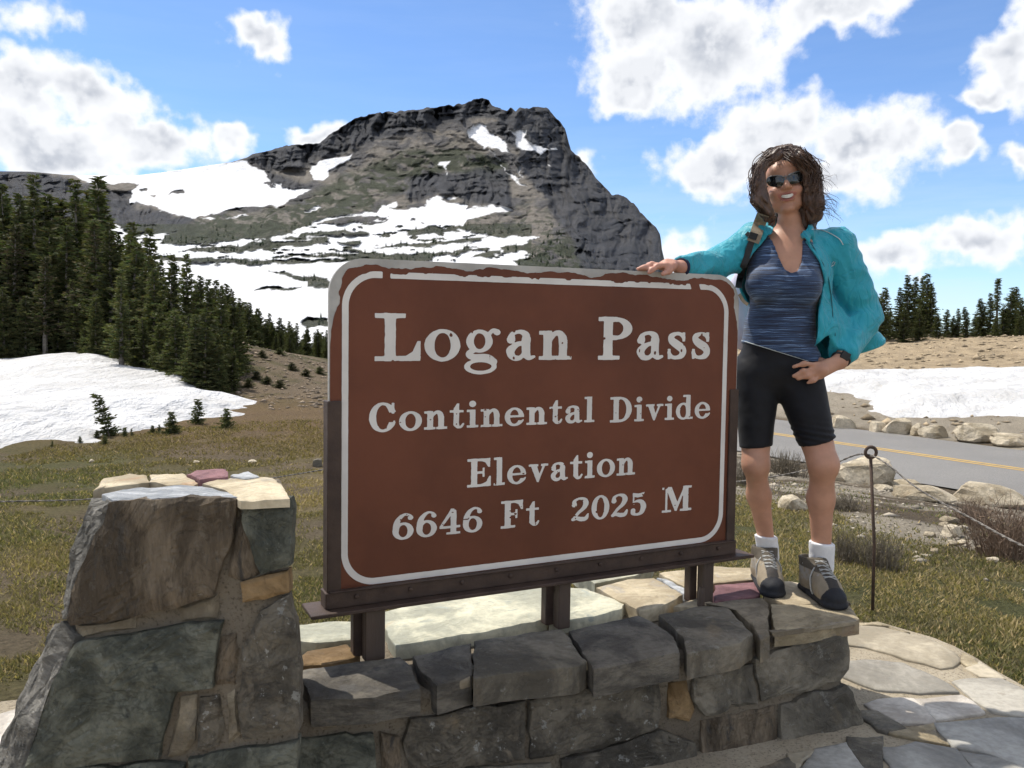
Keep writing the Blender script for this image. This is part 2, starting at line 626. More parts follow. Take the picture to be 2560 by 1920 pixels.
# to world
lx = (PX - W / 2) / F
ly = -(PY - H / 2) / F
L = np.stack([lx, ly, -np.ones_like(lx)], -1) @ RN.T
k = Dm / L[..., 1]
MV = np.array(CAM) + L * k[..., None]

# colours of the rock itself
tone = fbm(wx * .02, wy * .05, oct=4, seed=61)
tone2 = fbm(wx * .11, wy * .16, oct=4, seed=62)
rock = np.array([.080, .077, .078])[None, None] * (.55 + .9 * tone2[..., None]) * (.75 + .5 * tone[..., None])
talus = np.array([.150, .135, .117])[None, None] * (.7 + .6 * tone2[..., None])
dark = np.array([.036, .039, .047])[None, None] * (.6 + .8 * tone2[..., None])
veg = np.array([.036, .042, .026])[None, None] * (.6 + .8 * tone2[..., None])
tal = sstep(.42, .58, tone + .25 * (strat - .5))
colr_ = rock * (1 - tal[..., None]) + talus * tal[..., None]
vg = np.clip(.95 * green * sstep(.33, .50, fbm(wx * .05, wy * .12, oct=4, seed=63)) + .75 * sstep(.56, .62, fbm(wx * .07, wy * .20, oct=4, seed=64)) * sstep(470, 560, PY) * (1 - clm), 0, 1)
colr_ = colr_ * (1 - vg[..., None]) + veg * vg[..., None]
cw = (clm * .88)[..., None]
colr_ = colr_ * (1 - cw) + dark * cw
colr_ = np.where(((PY > 560) & (snow < .5) & (PX < 1330))[..., None], colr_ * .25 + veg * .75, colr_)
snc = np.array([.80, .805, .82])[None, None] * (1 - .10 * fbm(wx * .05, wy * .25, oct=3, seed=66))[..., None]
colr_ = colr_ * (1 - snow[..., None]) + snc * snow[..., None]

# the far side falls away behind the ridge
top = MV[-1]
back = []
for j in range(1, NB + 1):
    f = j / NB
    b = top.copy()
    b[:, 1] += 900 * f
    b[:, 0] *= 1 + 900 * f / np.maximum(top[:, 1], 1)
    b[:, 2] = top[:, 2] - (top[:, 2] + 20) * f ** .8 + (fbm(cols * .02, cols * 0 + j, seed=70) - .5) * 30 * (1 - f)
    back.append(b)
MVA = np.concatenate([MV] + [b[None] for b in back], 0)
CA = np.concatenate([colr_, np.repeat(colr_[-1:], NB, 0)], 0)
nr, nc = MVA.shape[:2]
idx = np.arange(nr * nc).reshape(nr, nc)
faces = np.stack([idx[:-1, :-1], idx[:-1, 1:], idx[1:, 1:], idx[1:, :-1]], -1).reshape(-1, 4)
mm = attr_mat('mountain_rock_and_snow', rough=.9, bump=.8, bscale=.07, bdist=7.0, var=.30, vscale=.10, spec=.15)
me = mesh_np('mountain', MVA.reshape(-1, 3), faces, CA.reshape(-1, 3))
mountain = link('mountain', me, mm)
tag(mountain, kind='structure')

# dwarf trees along the snow-free ledges, too far to tell apart
cand = (snow < .3) & (PY > 560) & (PY < 820) & (PX > 150) & (PX < 1420) & (clm < .3)
ii, jj = np.nonzero(cand)
dens_ = fbm(ii * .05, jj * .06, seed=81)
keep = (rng.random(len(ii)) < .055) & (dens_ > .40)
ii, jj = ii[keep], jj[keep]
vs, fs = [], []
for a, b in zip(ii, jj):
    p = MV[a, b]
    d = p[1]
    h = (3.0 + 6.5 * random.random() ** 2) * min(1.0, d / 1300 + .25)
    r = h * .17
    o = len(vs)
    an0 = random.random() * 6
    for q in range(5):
        vs.append((p[0] + r * math.cos(an0 + q * 1.2566), p[1] + r * math.sin(an0 + q * 1.2566), p[2] - .6))
    vs.append((p[0], p[1], p[2] + h))
    fs += [(o + q, o + (q + 1) % 5, o + 5) for q in range(5)]
mfar = simple_mat('far_conifer_green', (.020, .030, .016), .9, .4, .2, spec=.1)
o = link('far_ledge_trees', mesh_np('far_ledge_trees', np.array(vs), np.array(fs)), mfar)
tag(o, 'rows of tiny dark conifers along the snow-free ledges below the mountain', 'trees', kind='stuff')
# ------------------------------------------------------------------ lie of the land
RC = np.array([6.65, 20.7])            # a point on the road's centre line
RD = np.array([-.454, .891])           # along the road
RN_ = np.array([.891, .454])           # across it, away from the camera


def road_st(x, y):
    s = (x - RC[0]) * RN_[0] + (y - RC[1]) * RN_[1]
    t = (x - RC[0]) * RD[0] + (y - RC[1]) * RD[1]
    s = s + .0035 * np.clip(t, 0, 60) ** 2 * -1.0
    return s, t


def terrain(x, y):
    x = np.asarray(x, float)
    y = np.asarray(y, float)
    s, t = road_st(x, y)
    zr = np.interp(s, [-12.5, -9, -3.7, -3.0, 3.0, 3.8, 5.0, 9.0, 15, 24, 36, 60, 200], [0, -.25, -1.06, -1.10, -1.10, -1.02, -.98, -.55, .02, .75, 1.45, 1.75, 1.9])
    soft = .03 * (fbm(x * .9 + 5, y * .9, oct=3, seed=91) - .5) * 2 + .10 * (fbm(x * .22, y * .22, oct=3, seed=92) - .5) * 2
    offroad = sstep(3.2, 5.0, np.abs(s))
    wr = sstep(-5, 1.0, x)
    hl = np.interp(x, [-60, -20, -14, -10.5, -8.6, -6.8, -5.2, -3.0], [.5, .15, .35, 1.0, 1.15, .75, .30, 0]) * sstep(16.5, 26, y) * (1 - .97 * sstep(25, 38, y))
    drop = -11 * sstep(45, 110, y) * (1 - sstep(.02, .22, x / np.maximum(y, 1)))
    drop = drop - 6 * sstep(60, 160, -x)
    near = sstep(2.8, 6.5, np.hypot(x, y - 1.0))
    lump = (.10 + .5 * sstep(14, 26, s)) * (fbm(x * .35, y * .35, oct=4, seed=93) - .5) * sstep(4, 9, s) * wr
    far = (fbm(x * .004, y * .004, oct=3, seed=94) - .5) * 14 * sstep(150, 500, np.hypot(x, y)) - 8 * sstep(150, 600, np.hypot(x, y))
    return zr * wr + hl + drop + soft * near * (offroad * wr + 1 - wr) + lump + far


def tz(x, y):
    return float(terrain(np.array([x]), np.array([y]))[0])


def hit(px, py, maxd=300.0):
    r = ray(px, py)
    r = r / r.y
    ys = np.concatenate([np.arange(1.5, 40, .04), np.arange(40, maxd, .25)])
    zs = CAM.z + r.z * ys
    g = terrain(r.x * ys, ys)
    b = np.nonzero(zs <= g)[0]
    i = b[0] if len(b) else len(ys) - 1
    return Vector((r.x * ys[i], ys[i], g[i]))


# paving edge in plan
EDGE = [gz(*p, 0.0) for p in [(2096, 1569), (2195, 1556), (2273, 1579), (2330, 1595), (2387, 1618), (2442, 1648), (2484, 1676), (2560, 1718), (2700, 1800)]]
PAVE = [(-6.0, -4.0), (6.0, -4.0), (6.0, 1.0), (3.2, 1.6)] + [(p.x, p.y) for p in EDGE[::-1]] + [(.9, 3.0), (-.9, 2.3), (-1.55, 2.55), (-1.62, 3.02), (-2.1, 2.86), (-6.0, 2.2)]
# left snow field and right snow bank outlines in plan
SNL = [hit(*p) for p in [(-260, 1180), (-80, 1150), (0, 1132), (90, 1108), (240, 1096), (330, 1078), (470, 1052), (560, 1040), (640, 1016), (612, 1000), (540, 985)]]
SNL = [(p.x, p.y) for p in SNL] + [(p.x, p.y) for p in [hit(*q) for q in [(560, 1000)]]] + [(float(at(q, 900, 1.0).x) * e, e) for q, e in [(540, 19.0), (460, 19.6), (380, 20.6), (300, 22.0), (200, 25.5), (100, 26.5), (0, 27.0), (-200, 27.0)]] + [(-26, 26.0), (-26, 10.0)]
SNR = [hit(*p) for p in [(1700, 966), (1880, 974), (2050, 977), (2120, 986), (2165, 1003), (2150, 1027), (2190, 1040), (2235, 1048), (2300, 1046), (2400, 1043), (2560, 1041), (2800, 1048)]]
SNRT = [hit(*p) for p in [(2800, 930), (2560, 936), (2300, 940), (2100, 944), (1990, 950), (1860, 955), (1700, 958)]]
SNR = [(p.x, p.y) for p in SNR + SNRT]

# ground sheet on a polar grid: fine in view, coarse all round
ang = np.radians(np.concatenate([np.arange(-180, -42, 6.0), np.arange(-42, 42.01, .22), np.arange(48, 181, 6.0)]))
dist = np.concatenate([np.linspace(.4, 2.0, 6), np.geomspace(2.2, 60, 260), np.geomspace(62, 4000, 60)])
A, R_ = np.meshgrid(ang, dist)
GX, GY = np.sin(A) * R_, np.cos(A) * R_
GZ = terrain(GX, GY)
psd = polysd(GX, GY, PAVE)
GZ = GZ - .035 * sstep(-.02, .05, psd)
# small hummocks
GZ += .018 * (fbm(GX * 7, GY * 7, oct=3, seed=95) - .5) * sstep(.0, -.3, psd) * (R_ < 60)
S_, T_ = road_st(GX, GY)
n1 = fbm(GX * .55, GY * .55, oct=4, seed=101)
n2 = fbm(GX * 3.1, GY * 3.1, oct=4, seed=102)
n3 = fbm(GX * .18, GY * .18, oct=3, seed=103)
wr = sstep(-1.5, 1.0, GX)
straw = np.array([.205, .158, .092])
olive = np.array([.125, .106, .054])
grn = np.array([.098, .098, .042])
dirt = np.array([.125, .098, .068])
grav = np.array([.300, .262, .205])
scree = np.array([.335, .262, .172])


def lerp(a, b, k):
    return a * (1 - k[..., None]) + b * k[..., None]


g = lerp(straw[None, None], olive[None, None], sstep(.30, .62, n1))
g = lerp(g, grn[None, None], sstep(.52, .72, n3 + .4 * (n2 - .5)) * .8)
g = lerp(g, dirt[None, None] * 1.1, sstep(.52, .64, fbm(GX * 1.4, GY * 1.4, oct=4, seed=106)) * .8)
# left: browner turf towards the snow, brown hillside behind it
g = lerp(g, np.array([.150, .100, .055])[None, None], (1 - wr) * sstep(8, 12, GY) * .8)
slope_c = lerp(np.array([.160, .125, .088])[None, None], np.array([.085, .078, .040])[None, None], sstep(.46, .60, fbm(GX * .9, GY * .9, oct=4, seed=107)))
g = lerp(g, slope_c, (1 - wr) * sstep(14, 20, GY) * .9)
# right: green turf by the path, then gravel and scrub, then the verge, then the scree hill
gr = lerp(grn[None, None] * .95, olive[None, None] * 1.1, sstep(.35, .6, n1))
gr = lerp(gr, dirt[None, None], sstep(.58, .72, n2) * .8)
scr = lerp(dirt[None, None] * .9, grav[None, None], sstep(.42, .62, fbm(GX * 1.3, GY * 1.3, oct=4, seed=104)))
gr = lerp(gr, scr, sstep(-10.8, -9.2, S_ + (n1 - .5) * 3))
gr = lerp(gr, grav[None, None], sstep(3.0, 3.6, S_) * (1 - .4 * sstep(.45, .6, n2)))
gr = lerp(gr, scree[None, None] * (.75 + .5 * n2[..., None]), sstep(11, 15, S_))
gr = lerp(gr, olive[None, None], sstep(40, 60, S_) * .7)
g = lerp(g, gr, wr)
g *= (.8 + .4 * n2)[..., None]
nr, nc = GX.shape
idx = np.arange(nr * nc).reshape(nr, nc)
faces = np.stack([idx[:-1, :-1], idx[:-1, 1:], idx[1:, 1:], idx[1:, :-1]], -1).reshape(-1, 4)[:, ::-1].copy()
gm = attr_mat('turf_and_earth', rough=.95, bump=1.0, bscale=38.0, bdist=.05, var=.55, vscale=34.0, spec=.1)
ground = link('ground', mesh_np('ground', np.stack([GX, GY, GZ], -1).reshape(-1, 3), faces, g.reshape(-1, 3)), gm, smooth=True)
tag(ground, kind='structure')


# ------------------------------------------------------------------ snow lying on it
def snow_mat():
    m, t, bs = new_mat('old_snow')
    c = t.n('ShaderNodeTexCoord').outputs['Object']
    nz = t.noise(c, .8, 5, .6)
    nz2 = t.noise(t.v('MULTIPLY', c, (1, .5, 1)), 6.0, 5, .7)
    spk = t.noise(c, 60.0, 2, .5)
    base = t.mix(t.ramp(nz, .35, .7), (.63, .63, .635), (.49, .485, .48))
    base = t.mix(t.m('MULTIPLY', t.ramp(nz2, .54, .70), .42), base, (.50, .46, .40))
    base = t.mix(t.m('MULTIPLY', t.ramp(spk, .72, .78), .5), base, (.20, .16, .12))
    t.put(bs.inputs['Base Color'], base)
    bs.inputs['Roughness'].default_value = .75
    bs.inputs['Specular IOR Level'].default_value = .25
    b = t.n('ShaderNodeBump')
    b.inputs['Strength'].default_value = 1.0
    b.inputs['Distance'].default_value = .30
    t.put(b.inputs['Height'], t.noise(t.v('MULTIPLY', c, (1, .5, 1)), 2.4, 6, .62))
    t.put(bs.inputs['Normal'], b.outputs[0])
    return m


SNOWM = snow_mat()


def snow_sheet(name, poly, step, thick, seed, grow=.3):
    P_ = np.array(poly)
    x0, y0 = P_.min(0) - .6
    x1, y1 = P_.max(0) + .6
    xs_, ys_ = np.arange(x0, x1, step), np.arange(y0, y1, step)
    X, Y = np.meshgrid(xs_, ys_)
    jx = X + (fbm(X * .8, Y * .8, oct=4, seed=seed) - .5) * 1.3
    jy = Y + (fbm(X * .8, Y * .8, oct=4, seed=seed + 9) - .5) * 1.3
    sdv = polysd(jx, jy, poly)
    Z = terrain(X, Y) + np.clip(sdv * grow, -.12, thick) + thick * .35 * (fbm(X * .45, Y * .45, oct=3, seed=seed + 3) - .4) * sstep(0, 1.5, sdv)
    Z += .05 * (fbm(X * 1.6, Y * 2.6, oct=3, seed=seed + 5) - .5) * sstep(.1, .6, sdv)
    ok = sdv > -.35
    n_r, n_c = X.shape
    ix = np.arange(n_r * n_c).reshape(n_r, n_c)
    f = np.stack([ix[:-1, :-1], ix[:-1, 1:], ix[1:, 1:], ix[1:, :-1]], -1).reshape(-1, 4)
    okf = ok.ravel()[f].any(1)
    f = f[okf]
    used, inv = np.unique(f, return_inverse=True)
    V = np.stack([X, Y, Z], -1).reshape(-1, 3)[used]
    o = link(name, mesh_np(name, V, inv.reshape(-1, 4)), SNOWM, smooth=True)
    tag(o, kind='structure')
    return o


snow_sheet('snow_field', SNL, .16, .30, 120)
snow_sheet('snow_bank', SNR, .20, .40, 140)
far_snow = [hit(*p) for p in [(2250, 842), (2440, 842), (2470, 838), (2420, 833), (2300, 834)]]
snow_sheet('snow_strip', [(p.x, p.y) for p in far_snow], .5, .5, 160, .15) if max(p.y for p in far_snow) < 150 else None

# ------------------------------------------------------------------ road


def road_pt(s, t):
    bend = .0035 * min(max(t, 0), 60) ** 2
    p = RC + RN_ * (s + bend) + RD * t
    return p


def road_strip(name, s0, s1, t0, t1, n, dz, mat, parent=None, wob=0.0):
    vs, fs = [], []
    m_ = 6
    for i in range(n + 1):
        t = t0 + (t1 - t0) * i / n
        for j in range(m_ + 1):
            s = s0 + (s1 - s0) * j / m_
            if wob and j in (0, m_):
                s += (float(vnoise(t * 1.7, j * 3.3, seed=4)) - .5) * wob
            p = road_pt(s, t)
            vs.append((p[0], p[1], tz(p[0], p[1]) * 0 + ROADZ(p) + dz))
    for i in range(n):
        for j in range(m_):
            a = i * (m_ + 1) + j
            fs.append([a, a + 1, a + m_ + 2, a + m_ + 1])
    me = bpy.data.meshes.new(name)
    me.from_pydata(vs, [], fs)
    me.update()
    return link(name, me, mat, parent)


def ROADZ(p):
    wr_ = float(sstep(-5, 1.0, p[0]))
    return -1.10 * wr_ + .03


def road_mat():
    m, t, bs = new_mat('worn_asphalt')
    c = t.n('ShaderNodeTexCoord').outputs['Object']
    a = t.mix(t.ramp(t.noise(c, .5, 4, .6), .3, .7), (.185, .176, .165), (.225, .215, .200))
    a = t.mix(t.ramp(t.noise(c, 40.0, 3, .6), .35, .75), a, (.14, .135, .13))
    t.put(bs.inputs['Base Color'], a)
    bs.inputs['Roughness'].default_value = .85
    b = t.n('ShaderNodeBump')
    b.inputs['Strength'].default_value = .4
    b.inputs['Distance'].default_value = .01
    t.put(b.inputs['Height'], t.noise(c, 60.0, 4, .6))
    t.put(bs.inputs['Normal'], b.outputs[0])
    return m


road = road_strip('road', -2.95, 2.75, -40, 60, 120, 0.0, road_mat(), wob=.25)
tag(road, kind='structure')
ym = simple_mat('yellow_road_paint', (.52, .33, .075), .7, .2, 5.0, col2=(.42, .27, .08))
for off in (-.16, .04):
    ln = road_strip('centre_line', off, off + .11, -40, 60, 90, .004, ym, road, wob=0.0)

# ------------------------------------------------------------------ paving apron


def grout_mat(name, ca, cb2, cc):
    m, t, bs = new_mat(name)
    c = t.n('ShaderNodeTexCoord').outputs['Object']
    a = t.mix(t.ramp(t.noise(c, 3.0, 4, .6), .3, .7), ca, cb2)
    a = t.mix(t.ramp(t.noise(c, 120.0, 3, .6), .50, .72), a, cc)
    t.put(bs.inputs['Base Color'], a)
    bs.inputs['Roughness'].default_value = .95
    bs.inputs['Specular IOR Level'].default_value = .15
    b = t.n('ShaderNodeBump')
    b.inputs['Strength'].default_value = .9
    b.inputs['Distance'].default_value = .012
    t.put(b.inputs['Height'], t.noise(c, 70.0, 5, .7))
    t.put(bs.inputs['Normal'], b.outputs[0])
    return m


GROUT = grout_mat('wall_mortar', (.165, .136, .100), (.24, .205, .155), (.11, .09, .065))
PGROUT = grout_mat('sandy_mortar', (.32, .27, .195), (.44, .38, .285), (.18, .15, .11))


def stone_mat(name, c1, c2, c3=None, vein=None, scale=3.0, stretch=(1, 1, 1), bump=.6, bscale=9.0, bdist=.02, rough=.85, lich=0.0, spec=.3, rust=None, rustlo=.55):
    """quarried stone: two tones, spots of a third, bedding lines from stretched noise"""
    if name in ('blue_grey_slate', 'grey_slate', 'green_argillite', 'brown_slate', 'dark_lichened_stone'):
        c1, c2 = (tuple(x * k_ for x, k_ in zip(c, (1.10, 1.05, .95))) for c in (c1, c2))
    m, t, bs = new_mat(name)
    oi = t.n('ShaderNodeObjectInfo')
    c0 = t.n('ShaderNodeTexCoord').outputs['Object']
    c = t.v('ADD', c0, t.scale(oi.outputs['Location'], 1.7))
    c = t.v('ADD', c, t.xyz(t.m('MULTIPLY', oi.outputs['Random'], 13.0), 0.0, t.m('MULTIPLY', oi.outputs['Random'], 7.0)))
    cs = t.v('MULTIPLY', c, stretch)
    a = t.mix(t.ramp(t.noise(cs, scale, 7, .66, .6), .40, .62), tuple(x * .8 for x in c1), tuple(x * 1.22 for x in c2))
    if c3:
        a = t.mix(t.ramp(t.noise(cs, scale * 2.7, 5, .65, 1.0), .56, .70), a, c3)
    if rust:
        a = t.mix(t.m('MULTIPLY', t.ramp(t.noise(c, 2.3, 4, .65, .8), rustlo, rustlo + .13), .85), a, rust)
    if lich:
        a = t.mix(t.m('MULTIPLY', t.ramp(t.noise(c, 26.0, 4, .75), .60, .66), lich), a, (.38, .38, .35))
    fine = t.noise(cs, 42.0, 4, .6)
    a = t.mix(t.m('MULTIPLY', t.ramp(fine, .35, .7), .28), a, tuple(x * .45 for x in c1))
    t.put(bs.inputs['Base Color'], a)
    bs.inputs['Roughness'].default_value = rough
    bs.inputs['Specular IOR Level'].default_value = spec
    b = t.n('ShaderNodeBump')
    b.inputs['Strength'].default_value = bump
    b.inputs['Distance'].default_value = bdist
    ridged = t.m('ABSOLUTE', t.m('SUBTRACT', t.noise(t.v('MULTIPLY', cs, (1.0, 1.0, 1.6)), bscale * .55, 6, .7, 1.2), .5))
    crack = t.ramp(ridged, .0, .022, 0.0, 1.0)
    h = t.m('ADD', t.noise(cs, bscale, 9, .74, .5), t.m('MULTIPLY', fine, .35))
    h = t.m('ADD', h, t.m('MULTIPLY', crack, .10 if bump > .45 else .02))
    t.put(b.inputs['Height'], h)
    if bump > .45:
        dk = t.mix(t.m('MULTIPLY', t.m('SUBTRACT', 1.0, crack), .20), a, tuple(x * .3 for x in c1))
        t.put(bs.inputs['Base Color'], dk)
    t.put(bs.inputs['Normal'], b.outputs[0])
    return m


ST = {
    'slateblue': stone_mat('blue_grey_slate', (.088, .083, .077), (.145, .136, .122), (.10, .095, .088), scale=4, stretch=(1, 1, 3), bdist=.03, rust=(.17, .14, .10), rustlo=.64),
    'grey': stone_mat('grey_slate', (.105, .098, .086), (.175, .162, .138), (.135, .112, .08), scale=3, lich=.25, rust=(.235, .185, .12), rustlo=.58),
    'green': stone_mat('green_argillite', (.085, .094, .082), (.150, .158, .136), (.055, .062, .056), scale=7, bump=.9, bscale=16, lich=.25),
    'brown': stone_mat('brown_slate', (.118, .094, .070), (.185, .152, .116), (.085, .078, .068), scale=3.5, stretch=(2.6, 1, .8), bump=1.0, bscale=6.0, bdist=.03, lich=.12),
    'dark': stone_mat('dark_lichened_stone', (.082, .076, .067), (.142, .130, .110), (.18, .15, .11), scale=5, bump=.9, bscale=14, lich=.7, rust=(.20, .155, .10), rustlo=.60),
    'ochre': stone_mat('ochre_stone', (.20, .125, .055), (.27, .18, .09), (.16, .11, .06), scale=4),
    'buff': stone_mat('buff_stone', (.30, .245, .155), (.40, .335, .225), (.24, .20, .15), scale=4, rust=(.36, .19, .09), rustlo=.62),
    'cream': stone_mat('cream_slab', (.44, .36, .24), (.52, .45, .32), (.38, .34, .28), scale=3, rust=(.40, .18, .08), rustlo=.60, bump=.4),
    'palegreen': stone_mat('pale_green_slab', (.43, .43, .345), (.51, .49, .375), (.36, .38, .33), scale=4, rust=(.44, .30, .15), rustlo=.62, bump=.35),
    'palegrey': stone_mat('pale_grey_slab', (.33, .35, .37), (.43, .44, .45), (.26, .27, .28), scale=5, stretch=(1, 3, 1), bump=.5),
    'purple': stone_mat('purple_slab', (.17, .085, .095), (.23, .12, .125), None, scale=4, bump=.4),
    'white': stone_mat('whitish_boulder', (.50, .415, .285), (.60, .52, .39), (.36, .28, .18), scale=1.6, bump=.8, bscale=4, bdist=.08),
    'flag': stone_mat('sandy_flagstone', (.36, .31, .225), (.43, .375, .28), (.31, .28, .22), scale=2.5, bump=.35, bdist=.012),
    'flaggrey': stone_mat('grey_flagstone', (.29, .268, .225), (.36, .335, .285), (.30, .27, .22), scale=2.5, bump=.35, bdist=.012),
    'flagblue': stone_mat('pale_grey_flagstone', (.27, .26, .235), (.34, .33, .30), None, scale=2.5, bump=.3, bdist=.012),
    'flagwhite': stone_mat('whitish_flagstone', (.46, .41, .35), (.55, .51, .45), (.36, .33, .29), scale=3, bump=.35, bdist=.012),
    'flank': stone_mat('pale_weathered_flank_stone', (.20, .19, .165), (.285, .27, .24), (.15, .135, .11), scale=4, stretch=(1, 1, 2.5), bump=1.0, bscale=12, bdist=.03),
    'tan': stone_mat('tan_stone', (.20, .165, .115), (.27, .23, .165), (.16, .14, .11), scale=4),
}


def stone(name, outline, n, thick, mat, parent=None, centre=None, bulge=.012, rough=.010, jit=.012, bevel=.012, seg=.035, rings=(1.0, .995, .96, .91, .84, .75, .65, .54, .42, .3, .18, .08), seed=0, stripes=0.0, flat=False):
    """a dressed or split stone: a ragged outline drawn on a surface, pushed back by its thickness, with a rough rounded face"""
    n = Vector(n).normalized()
    P_ = [Vector(p) for p in outline]
    pts = []
    for i, p in enumerate(P_):
        q = P_[(i + 1) % len(P_)]
        k = max(1, int((q - p).length / seg))
        for j in range(k):
            pts.append(p.lerp(q, j / k))
    c = Vector(centre) if centre is not None else sum(pts, Vector()) / len(pts)
    a = n.orthogonal().normalized()
    b = n.cross(a)
    N = len(pts)
    arr = np.array(pts)
    j1 = (fbm(arr[:, 0] * 13 + seed * 3.1, arr[:, 1] * 13 + arr[:, 2] * 13, oct=4, seed=seed + 200, gain=.7) - .5) * 2.4 * jit
    out = [p + (p - c).normalized() * float(e) for p, e in zip(pts, j1)]
    layers = []
    base = [p - n * thick for p in out]
    layers.append([c + (p - c) * 1.0 for p in base])
    for k, r in enumerate(rings):
        L_ = []
        for p in out:
            d = p - c
            inset = 0.0 if k == 0 else bevel
            dl = d.length
            rr = max(0.0, r * dl - (inset if k >= 2 else 0)) / max(dl, 1e-6)
            q = c + d * rr
            dep = -bevel if k == 0 else (-bevel * .35 if k == 1 else 0.0)
            L_.append(q + n * dep)
        layers.append(L_)
    layers.append([c])
    V = [v for L_ in layers for v in L_]
    Va = np.array(V)
    nv = np.array(n)
    lev = np.concatenate([[0] * N] + [[k + 1] * N for k in range(len(rings))] + [[len(rings) + 1]])
    w_ = np.where(lev >= 2, 1.0, 0.0)
    s1 = fbm(Va[:, 0] * 11 + seed, Va[:, 2] * 11 + Va[:, 1] * 11, oct=4, seed=seed + 300, gain=.72) - .5
    s1 = np.round(s1 * 7) / 7 * .55 + s1 * .6
    bl = np.clip((lev - 2) / 4.0, 0, 1)
    disp = w_ * (s1 * 2 * rough + bulge * (1 - (1 - bl) ** 2))
    if stripes:
        u_ = Va @ np.array(a)
        v_ = Va @ np.array(b)
        s2 = fbm((Va[:, 0] + .45 * Va[:, 2]) * 34 + seed, Va[:, 2] * 5, oct=3, seed=seed + 400) - .5
        disp = disp + w_ * s2 * stripes * 2
    Va = Va + nv[None] * disp[:, None]
    fs = []
    for k in range(len(layers) - 2):
        for i in range(N):
            j = (i + 1) % N
            fs.append([k * N + i, k * N + j, (k + 1) * N + j, (k + 1) * N + i])
    ctop = (len(layers) - 1) * N
    last = (len(layers) - 2) * N
    for i in range(N):
        fs.append([last + i, last + (i + 1) % N, ctop])
    # orientation
    e1 = P_[1] - P_[0]
    area = sum((P_[i] - c).cross(P_[(i + 1) % len(P_)] - c).dot(n) for i in range(len(P_)))
    if area < 0:
        fs = [f[::-1] for f in fs]
    org = Vector(c)
    me = bpy.data.meshes.new(name)
    me.from_pydata([tuple(Vector(v) - org) for v in Va], [], fs)
    me.update()
    o = link(name, me, mat, parent)
    o.location = org
    if not flat and name == 'flagstone':
        me.polygons.foreach_set('use_smooth', np.ones(len(me.polygons), bool))
    return o


def zp(p):  # zoomed view of the paving
    return (2040 + p[0] * .2773, 1460 + p[1] * .2773)


from mathutils.geometry import tessellate_polygon
_pv = [Vector((x, y, .004)) for x, y in PAVE]
me = bpy.data.meshes.new('paving')
me.from_pydata([tuple(v) for v in _pv], [], [list(f) for f in tessellate_polygon([_pv])])
me.update()
paving = link('paving', me, PGROUT)
tag(paving, kind='structure')

FLAGS = [
    ('flag', [(232, 385), (400, 372), (620, 398), (840, 445), (1060, 520), (1240, 620), (1300, 680), (1210, 732), (1100, 745), (950, 700), (800, 665), (680, 610), (450, 560), (200, 530), (150, 450)]),
    ('flaggrey', [(200, 700), (550, 690), (780, 715), (950, 790), (1150, 860), (1240, 960), (900, 965), (540, 945), (270, 830), (180, 760)]),
    ('flagwhite', [(480, 1085), (560, 1035), (870, 1040), (985, 1140), (1060, 1225), (1000, 1240), (760, 1240), (560, 1130)]),
    ('flagwhite', [(905, 1038), (1300, 1012), (1400, 1060), (1510, 1150), (1300, 1190), (1090, 1218)]),
    ('flaggrey', [(1240, 880), (1400, 850), (1650, 850), (1900, 960), (2300, 1130), (2300, 1200), (1875, 1185), (1600, 1140), (1520, 1090), (1400, 990), (1340, 960)]),
    ('flagblue', [(1105, 1262), (1650, 1205), (2300, 1215), (2500, 1800), (1900, 1640), (1570, 1520), (1270, 1460), (1150, 1340)]),
    ('flagblue', [(625, 1480), (900, 1425), (1240, 1490), (1410, 1660), (1300, 1860), (760, 1800), (630, 1560)]),
    ('buff', [(650, 1335), (850, 1295), (1050, 1262), (1100, 1380), (1190, 1438), (950, 1390), (760, 1360)]),
    ('flagblue', [(1285, 1500), (1560, 1545), (1900, 1665), (2300, 1820), (1900, 2300), (1500, 2000), (1420, 1640)]),
    ('grey', [(310, 1400), (590, 1385), (600, 1700), (430, 1640), (310, 1480)]),
    ('flagblue', [(0, 1490), (270, 1440), (400, 1650), (600, 1780), (500, 2100), (0, 2100), (-200, 1800)]),
    ('grey', [(430, 1150), (560, 1165), (770, 1290), (640, 1325), (560, 1290), (440, 1210)]),
    ('flag', [(1480, 700), (1620, 790), (1700, 850), (1480, 830), (1370, 760)]),
    ('buff', [(400, 350), (540, 345), (640, 375), (420, 368)]),
    ('buff', [(690, 395), (820, 430), (700, 415)]),
    ('buff', [(1330, 620), (1440, 690), (1470, 730), (1370, 740), (1330, 690)]),
    ('grey', [(-700, 1760), (-260, 1570), (-40, 1740), (-230, 1830), (-700, 1960)]),
    ('flaggrey', [(-1400, 2100), (-740, 1790), (-730, 1980), (-950, 2400), (-1400, 2600)]),
    ('flag', [(-240, 1540), (-20, 1500), (-180, 1700)]),
    ('flaggrey', [(1650, 2000), (2500, 2000), (2600, 2700), (1700, 2700)]),
    ('flagblue', [(-900, 1900), (-300, 1850), (0, 2200), (600, 2200), (800, 2700), (-900, 2700)]),
]
for i, (mk, poly) in enumerate(FLAGS):
    pts = [gz(*zp(p), .014) for p in poly]
    cc_ = sum(pts, Vector()) / len(pts)
    pts = [p + (p - cc_).normalized() * .012 for p in pts]
    stone('flagstone', pts, (0, 0, 1), .03, ST[mk], paving, bulge=.002, rough=.0035, jit=.020, bevel=.004, seg=.04, seed=i + 1)
